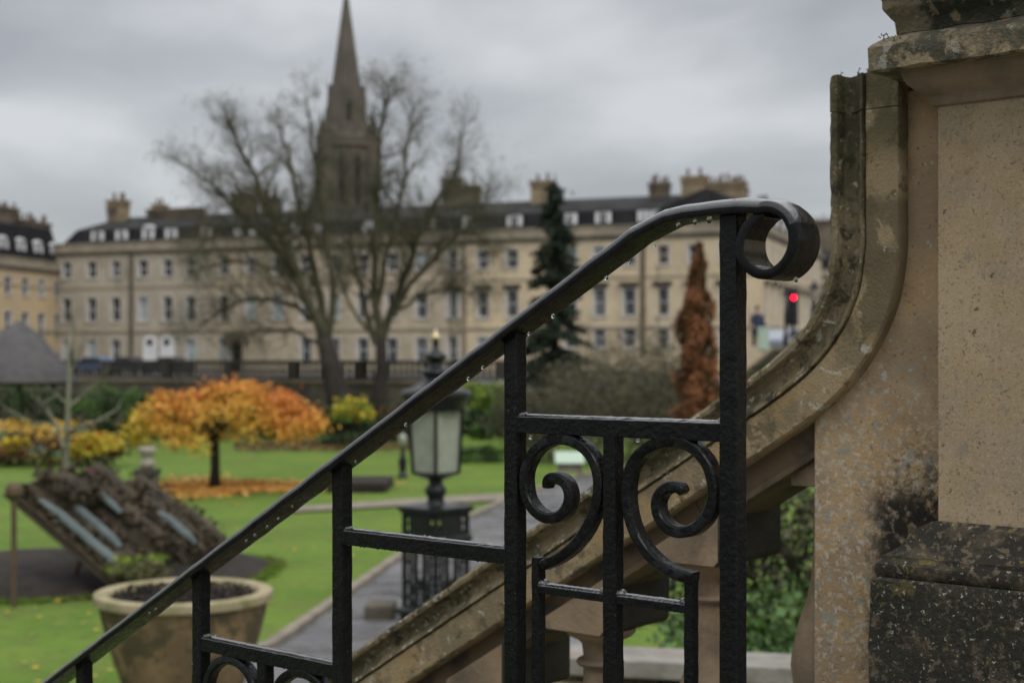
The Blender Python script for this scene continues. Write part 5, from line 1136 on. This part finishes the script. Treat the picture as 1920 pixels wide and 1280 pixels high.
for i in range(3, 8):
    a, b = us[i], us[i + 1]; bays = ev(a, b)
    if i == 7: bays = [fu(x) for x in (1242, 1302, 1362)]
    if i == 6: bays = [fu(x) for x in (1070, 1124, 1180)]
    if i == 5: bays = [fu(x) for x in (850, 905, 960)]
    kw = {}
    if i == 3: kw = dict(dorm=[(fu(555, .75), .8), (fu(595, .75), .8)], blind=((0, 1), (1, 1)), chim=[])
    if i == 4: kw = dict(dorm=[(fu(690, .75), .9), (fu(805, .75), 1.2, 'g')], blind=((1, 0),), chim=[])
    if i == 5: kw = dict(dorm=[(fu(878, .75), 1.0), (fu(965, .75), 1.35)], chim=[CH(866, 3.3, 352, 4.6, 4), CH(848, 1.6, 336, 4.7, 3)], hood=True)
    if i == 6: kw = dict(dorm=[(fu(1070, .75), 1.1), (fu(1131, .75), 1.35)], chim=[CH(1018, 1.9, 342, 4.2, 2, 'chimney_light')], hood=True)
    if i == 7: kw = dict(dorm=[(fu(1206, .75), .95), (fu(1230, .75), .95)], chim=[CH(1237, 1.6, 346, 4.6, 4), CH(1302, 2.0, 334, 4.0, 2, 'chimney_light'), CH(1355, 3.9, 345, 4.6, 9, 'chimney_light')], hood=True, hipR=True, pipe=fu(1206))
    house(a, b, bays, 'facade_mid' if i < 5 else 'facade_warm', lab[i - 3], base=-1.6 if i < 6 else street(12), grd=(-.35, 1.85) if i < 6 else (.9, 2.7), ww=1.05 if i > 4 else 1.12, **kw)
# white arched window seen between the trunks
# side street on the right: facades receding away from the terrace corner
U2, V2 = FV, FU
def SP(u, h, v=0.0): return FP(64.7, h, 0) + FV * u + FU * (-v) + Z_ * 0
def SPr(u, h, v=0.0): return FP(64.7 + .12, h, 0) + FV * (-u) - FU * v + Z_ * 0
# its windows face right, so it is drawn from the far end towards the corner
h1_ = house(-32.0, -0.35, ev(-32, -0.35, 11), 'facade_warm', 'pale stone house front receding up the side street beyond the handrail curl', P=SPr, ax=(-FV, -FU), base=street(12), rows=ROWS, grd=(.9, 2.9), chim=[(-13, 4.6, 3.6, 12, 15.3, 8), (-26, 4.6, 3.0, 12, 15.3, 6)], dorm=[(-4, 1.2), (-7.5, 1.2), (-11, 1.2), (-14.5, 1.2), (-18, 1.2), (-22, 1.2)], ww=1.05, hood=True)
# return wall of the corner house
mb = MB()
# far building closing the street, and left neighbour
def QP(u, h, v=0.0): return Vector((33.5, 178, 0)) + Vector((.98, -.2, 0)) * u + Vector((.2, .98, 0)) * v + Z_ * h
house(0, 22, ev(0, 22, 6), 'facade_gold', 'distant golden house closing the side street on the far right', P=QP, ax=(Vector((.98, -.2, 0)), Vector((.2, .98, 0))), base=.4, chim=[(5, 4.6, 6.0, 12, 17.5, 8)], ww=1.1, cor=10.05)
LA = Vector((-49.0, 118.0, 0)); LE = FP(-3.9, 0, 1.2); LU = (LE - LA).normalized(); LV = Vector((-LU.y, LU.x, 0))
print('left building', LA, LE, (LE - LA).length)
def LP(u, h, v=0.0): return LA + LU * u + LV * v + Z_ * h
LL = (LE - LA).length
house(0, LL, ev(0, LL, 8), 'facade_gold', 'golden stone house cut by the left edge of the photo', P=LP, ax=(LU, LV), base=-1.6, ridge=13.2, cor=8.3, rows=((5.9, 7.5), (2.1, 4.3)), grd=(-1.2, .6), ww=1.15, dh=(9.6, 10.9), chim=[(LL * .72, 3.6, 6.0, 10.5, 14.3, 8), (LL * .93, 2.6, 4.6, 10.5, 13.2, 8)], dorm=[(LL * (.45 + .13 * i_), 1.35, 'a') for i_ in range(5)], roofm='slate')

# church tower and spire
SPZ = 235.0; ks2 = F / SPZ; spc = Vector(((650 - 960) / F * SPZ, SPZ, 0))
def sph(y): return (HY - y) / ks2
ch_ = thing('church_spire', 'tall dark stone church tower with a needle spire and corner pinnacles', 'church', Vector((spc.x, spc.y, 0)))
rt = R(45 + 14)
mb = MB(); mb.lathe([(6.3, -2), (6.2, sph(425)), (5.75, sph(415)), (5.5, sph(340)), (5.3, sph(270)), (5.35, sph(262)), (4.6, sph(250)), (3.6, sph(236))], spc, 4, rot=rt); mb.build('tower', 'spire_stone', ch_)
mb = MB(); mb.lathe([(3.9, sph(262)), (3.35, sph(225)), (2.6, sph(170)), (0.12, sph(-30))], spc - X_ * .1, 8, rot=rt + R(22.5)); mb.build('spire', 'spire_stone', ch_)
for i in range(4):
    an = rt + i * math.pi / 2; p = spc + Vector((math.cos(an), math.sin(an), 0)) * 5.3
    mb = MB(); mb.lathe([(1.3, 0), (1.2, sph(330)), (1.0, sph(325)), (.85, sph(256)), (.95, sph(252)), (.55, sph(240)), (.05, sph(208))], p, 8); mb.build('pinnacle', 'spire_stone', ch_)
    p = spc + Vector((math.cos(an + R(45)), math.sin(an + R(45)), 0)) * 2.5; d = Vector((math.cos(an + R(45)), math.sin(an + R(45)), 0)); e_ = d.cross(Z_)
    mb = MB(); mb.prism([(-1.0, sph(248)), (1.0, sph(248)), (.85, sph(192)), (0, sph(160)), (-.85, sph(192))], spc + d * .6, e_, Z_, d, 2.55); lu = mb.build('lucarne', 'spire_stone', ch_)
    mb = MB(); mb.prism([(-.35, sph(232)), (.35, sph(232)), (.35, sph(200)), (0, sph(192)), (-.35, sph(200))], spc + d * 3.14, e_, Z_, d, .06); mb.build('opening', 'void', lu)
    f = spc + d * 3.9 ; mb = MB()
    for q in (-1.3, 1.3): mb.prism([(q - .45, sph(385)), (q + .45, sph(385)), (q + .45, sph(305)), (q, sph(290)), (q - .45, sph(305))], f, e_, Z_, d, .18)
    mb.build('belfry_opening', 'void', ch_)
    for hh_ in (sph(275), sph(405)): mb = MB(); mb.box(spc + d * 3.95 + Z_ * hh_, (.5, 7.4, .7), (d, e_, Z_)); mb.build('string_course', 'spire_stone', ch_)

# ================================================================== STREET THINGS
def car(x, z, m, label, L_=4.2, heading=FU, hy=None):
    p = Vector(((x - 960) / F * z, z, 0)); p.z = street(p.x) if hy is None else hy
    t_ = thing('parked_car', label, 'car', p, 'cars parked along the terrace'); U = heading; V = Z_.cross(U)
    prof = [(-L_ / 2, .35), (-L_ / 2, .75), (-L_ / 2 + .15, .85), (-L_ / 2 + .9, .95), (-L_ / 2 + 1.5, 1.42), (.35 * L_ - .6, 1.45), (.35 * L_ + .1, 1.0), (L_ / 2, .85), (L_ / 2 + .02, .4), (L_ / 2 - .1, .28), (-L_ / 2 + .1, .28)]
    mb = MB(); mb.prism(prof, p - V * .82, U, Z_, V, 1.64); mb.build('body', m, t_, bevel=.05)
    mb = MB(); g_ = [(-L_ / 2 + 1.0, .96), (-L_ / 2 + 1.52, 1.37), (.35 * L_ - .62, 1.39), (.35 * L_ - .02, 1.0)]; mb.prism(g_, p - V * .835, U, Z_, V, 1.67); mb.build('side_window', 'glass_dark', t_)
    for a in (-L_ * .31, L_ * .31):
        for s_ in (-.78, .78):
            mb = MB(); c = p + U * a + V * s_ + Z_ * .31; q = V.to_track_quat('Z', 'Y').to_matrix(); n_ = 14
            mb.add([c + q @ Vector((.31 * math.cos(k * 2 * math.pi / n_), .31 * math.sin(k * 2 * math.pi / n_), w_)) for w_ in (-.1, .1) for k in range(n_)], [(k, (k + 1) % n_, n_ + (k + 1) % n_, n_ + k) for k in range(n_)] + [tuple(range(n_)), tuple(range(n_, 2 * n_))]); mb.build('wheel', 'rubber', t_)
    return t_
car(178, 120, 'car_blue', 'blue car parked behind the balustrade before the leftmost house')
car(238, 118, 'car_dark', 'dark car parked left of the white arched doors', 3.9)
car(318, 117, 'car_dark', 'dark car parked right of the white arched doors', 4.0)
car(1465, 92, 'car_silver', 'silver car waiting near the red traffic light', heading=Vector((.5, .86, 0)))
car(1503, 96, 'car_dark', 'dark car on the side street under the street lamp', heading=Vector((.5, .86, 0)))
def onst(x, z, h=None): p = Vector(((x - 960) / F * z, z, 0)); p.z = street(p.x) if h is None else h; return p
tp = onst(1487, 66); kt = F / 66; tl = thing('traffic_light', 'traffic light showing red on the right beside the stone coping', 'traffic light', tp)
th = lambda y: (HY - y) / kt - tp.z
mb = MB(); mb.tube([tp, tp + Z_ * (th(606))], .06, 8); mb.build('pole', 'lamp_iron', tl)
mb = MB(); mb.box(tp + Z_ * ((th(545) + th(600)) / 2), (.32, .22, th(545) - th(600))); mb.box(tp + Z_ * ((th(540) + th(608)) / 2) + Y_ * .1, (.52, .03, th(538) - th(610))); mb.build('signal_head', 'black_plastic', tl, bevel=.02)
def disc(c, r, m, name, par):
    mb = MB(); n_ = 18; mb.add([c + Vector((r * math.cos(k * 2 * math.pi / n_), y_, r * math.sin(k * 2 * math.pi / n_))) for y_ in (-.03, .03) for k in range(n_)], [tuple(range(n_)), tuple(range(n_, 2 * n_))] + [(k, (k + 1) % n_, n_ + (k + 1) % n_, n_ + k) for k in range(n_)]); return mb.build(name, m, par)
disc(tp + Vector((0, -.13, th(558))), .075, 'red_lamp', 'red_light', tl); disc(tp + Vector((0, -.12, th(574))), .1, 'void', 'amber_light', tl); disc(tp + Vector((0, -.12, th(589))), .1, 'void', 'green_light', tl)
for x, z, y, lb in ((1527, 62, 530, 'dark street lamp with glazed head next to the traffic light'), (1473, 84, 545, 'slim street lamp left of the traffic light')):
    p = onst(x, z); k9 = F / z; H_ = (HY - y) / k9 - p.z; t_ = thing('street_lamp', lb, 'street lamp', p); fat = 1.6 if z < 70 else 1
    mb = MB(); mb.lathe([(.16 * fat, 0), (.16 * fat, .9), (.11 * fat, 1.0), (.09 * fat, H_ * .6), (.05 * fat, H_ - .75), (.1, H_ - .7)], p, 10); mb.build('column', 'lamp_iron', t_)
    mb = MB(); mb.lathe([(.1, H_ - .7), (.2, H_ - .25), (.05, H_ - .22)], p, 8); mb.build('lantern_glass', 'pale_stone', t_)
    mb = MB(); mb.lathe([(.24, H_ - .26), (.2, H_ - .12), (.08, H_), (.02, H_ + .15)], p, 8); mb.build('lantern_cap', 'lamp_iron', t_)
p = onst(1431, 60); mb = MB(); mb.box(p + Z_ * .35, (.45, .35, .9)); mb.box(p + Z_ * .83, (.5, .4, .08)); tag(mb.build('street_cabinet', 'pale_green', bevel=.03, loc=p), 'pale green cabinet at the pavement edge right of the tall railing post', 'cabinet')
# shop canopy bar on the corner house
# pedestrian in a dark blue coat
pp = onst(1420, 61); pr = thing('person', 'pedestrian in a dark blue coat walking beyond the tall railing post', 'person', pp)
def skin(name, V_, E_, Rr, m, root_i=0):
    me = bpy.data.meshes.new(name); me.from_pydata(V_, E_, []); o = bpy.data.objects.new(name, me); COL.objects.link(o); o.parent = pr; me.materials.append(MATS[m])
    md = o.modifiers.new('skin', 'SKIN'); 
    for i, r_ in enumerate(Rr): me.skin_vertices[0].data[i].radius = (r_, r_ * .8) if not hasattr(r_, '__len__') else r_
    me.skin_vertices[0].data[root_i].use_root = True; o.modifiers.new('sub', 'SUBSURF').levels = 2; o.modifiers['sub'].render_levels = 2
    for p_ in me.polygons: p_.use_smooth = True
    return o
me_try = None
Vb = [(0, 0, .95), (0, 0, 1.15), (0, 0, 1.38), (0, 0, 1.50), (0, -.01, 1.62), (0, -.01, 1.74), (.19, 0, 1.40), (.25, .06, 1.12), (.24, -.05, .90), (.235, -.08, .82), (-.19, 0, 1.40), (-.25, -.06, 1.12), (-.24, -.15, .92), (-.235, -.18, .84),
      (.10, 0, .88), (.12, -.10, .50), (.12, -.02, .10), (.12, -.16, .05), (-.10, 0, .88), (-.12, .05, .50), (-.12, .22, .14), (-.12, .12, .05)]
Eb = [(0, 1), (1, 2), (2, 3), (3, 4), (4, 5), (2, 6), (6, 7), (7, 8), (8, 9), (2, 10), (10, 11), (11, 12), (12, 13), (0, 14), (14, 15), (15, 16), (16, 17), (0, 18), (18, 19), (19, 20), (20, 21)]
me = bpy.data.meshes.new('body'); me.from_pydata(Vb, Eb, []); o = bpy.data.objects.new('body', me); COL.objects.link(o); o.parent = pr; me.materials.append(MATS['skin'])
bpy.context.view_layer.objects.active = o
o.modifiers.new('skin', 'SKIN')
if not me.skin_vertices:
    import bmesh
    bm = bmesh.new(); bm.from_mesh(me); bm.verts.layers.skin.verify(); bm.to_mesh(me); bm.free()
RB = [(.15, .11), (.145, .10), (.17, .10), (.055, .055), (.08, .09), (.085, .10), (.055, .055), (.042, .042), (.034, .034), (.03, .045), (.055, .055), (.042, .042), (.034, .034), (.03, .045), (.085, .09), (.06, .06), (.042, .042), (.04, .035), (.085, .09), (.06, .06), (.042, .042), (.04, .035)]
for i, r_ in enumerate(RB): me.skin_vertices[0].data[i].radius = r_
me.skin_vertices[0].data[0].use_root = True
o.modifiers.new('sub', 'SUBSURF').render_levels = 1
cb = MB(); cb.lathe([(.25, .55), (.24, .8), (.2, 1.05), (.23, 1.3), (.21, 1.42), (.09, 1.5)], pp, 14); cb.v = [(v[0], pp.y + (v[1] - pp.y) * .68, v[2]) for v in cb.v]
for s_ in (-1, 1): cb.tube([pp + Vector((s_ * .2, 0, 1.42)), pp + Vector((s_ * .27, s_ * .06, 1.13)), pp + Vector((s_ * .26, -.09, .93))], [.075, .065, .055], 8)
cb.build('coat', 'coat_navy', pr, smooth=True)
cb = MB(); ico(cb, pp + Vector((0, .015, 1.71)), .115, (.95, 1, 1)); cb.build('hair', 'bark_dark', pr, smooth=True)
cb = MB(); 
for s_, y_ in ((-1, .05), (1, -.08)): cb.tube([pp + Vector((s_ * .1, 0, .9)), pp + Vector((s_ * .12, y_, .5)), pp + Vector((s_ * .12, y_ + (.12 if s_ < 0 else .05), .12))], [.105, .085, .065], 8)
cb.build('trousers', 'black_plastic', pr, smooth=True)
# dark hedge at the pavement edge on the right
shrub(WP(20.3, street(9) + .1, .35), (3.2, .4, .38), 2400, .07, (('leaf_dark', .8, 0), ('leaf_olive', .3, 0)), 'low dark hedge along the street edge below the traffic light', 50, .15, 91, 'hedge', 'hedge', stem=False, shell=.5)
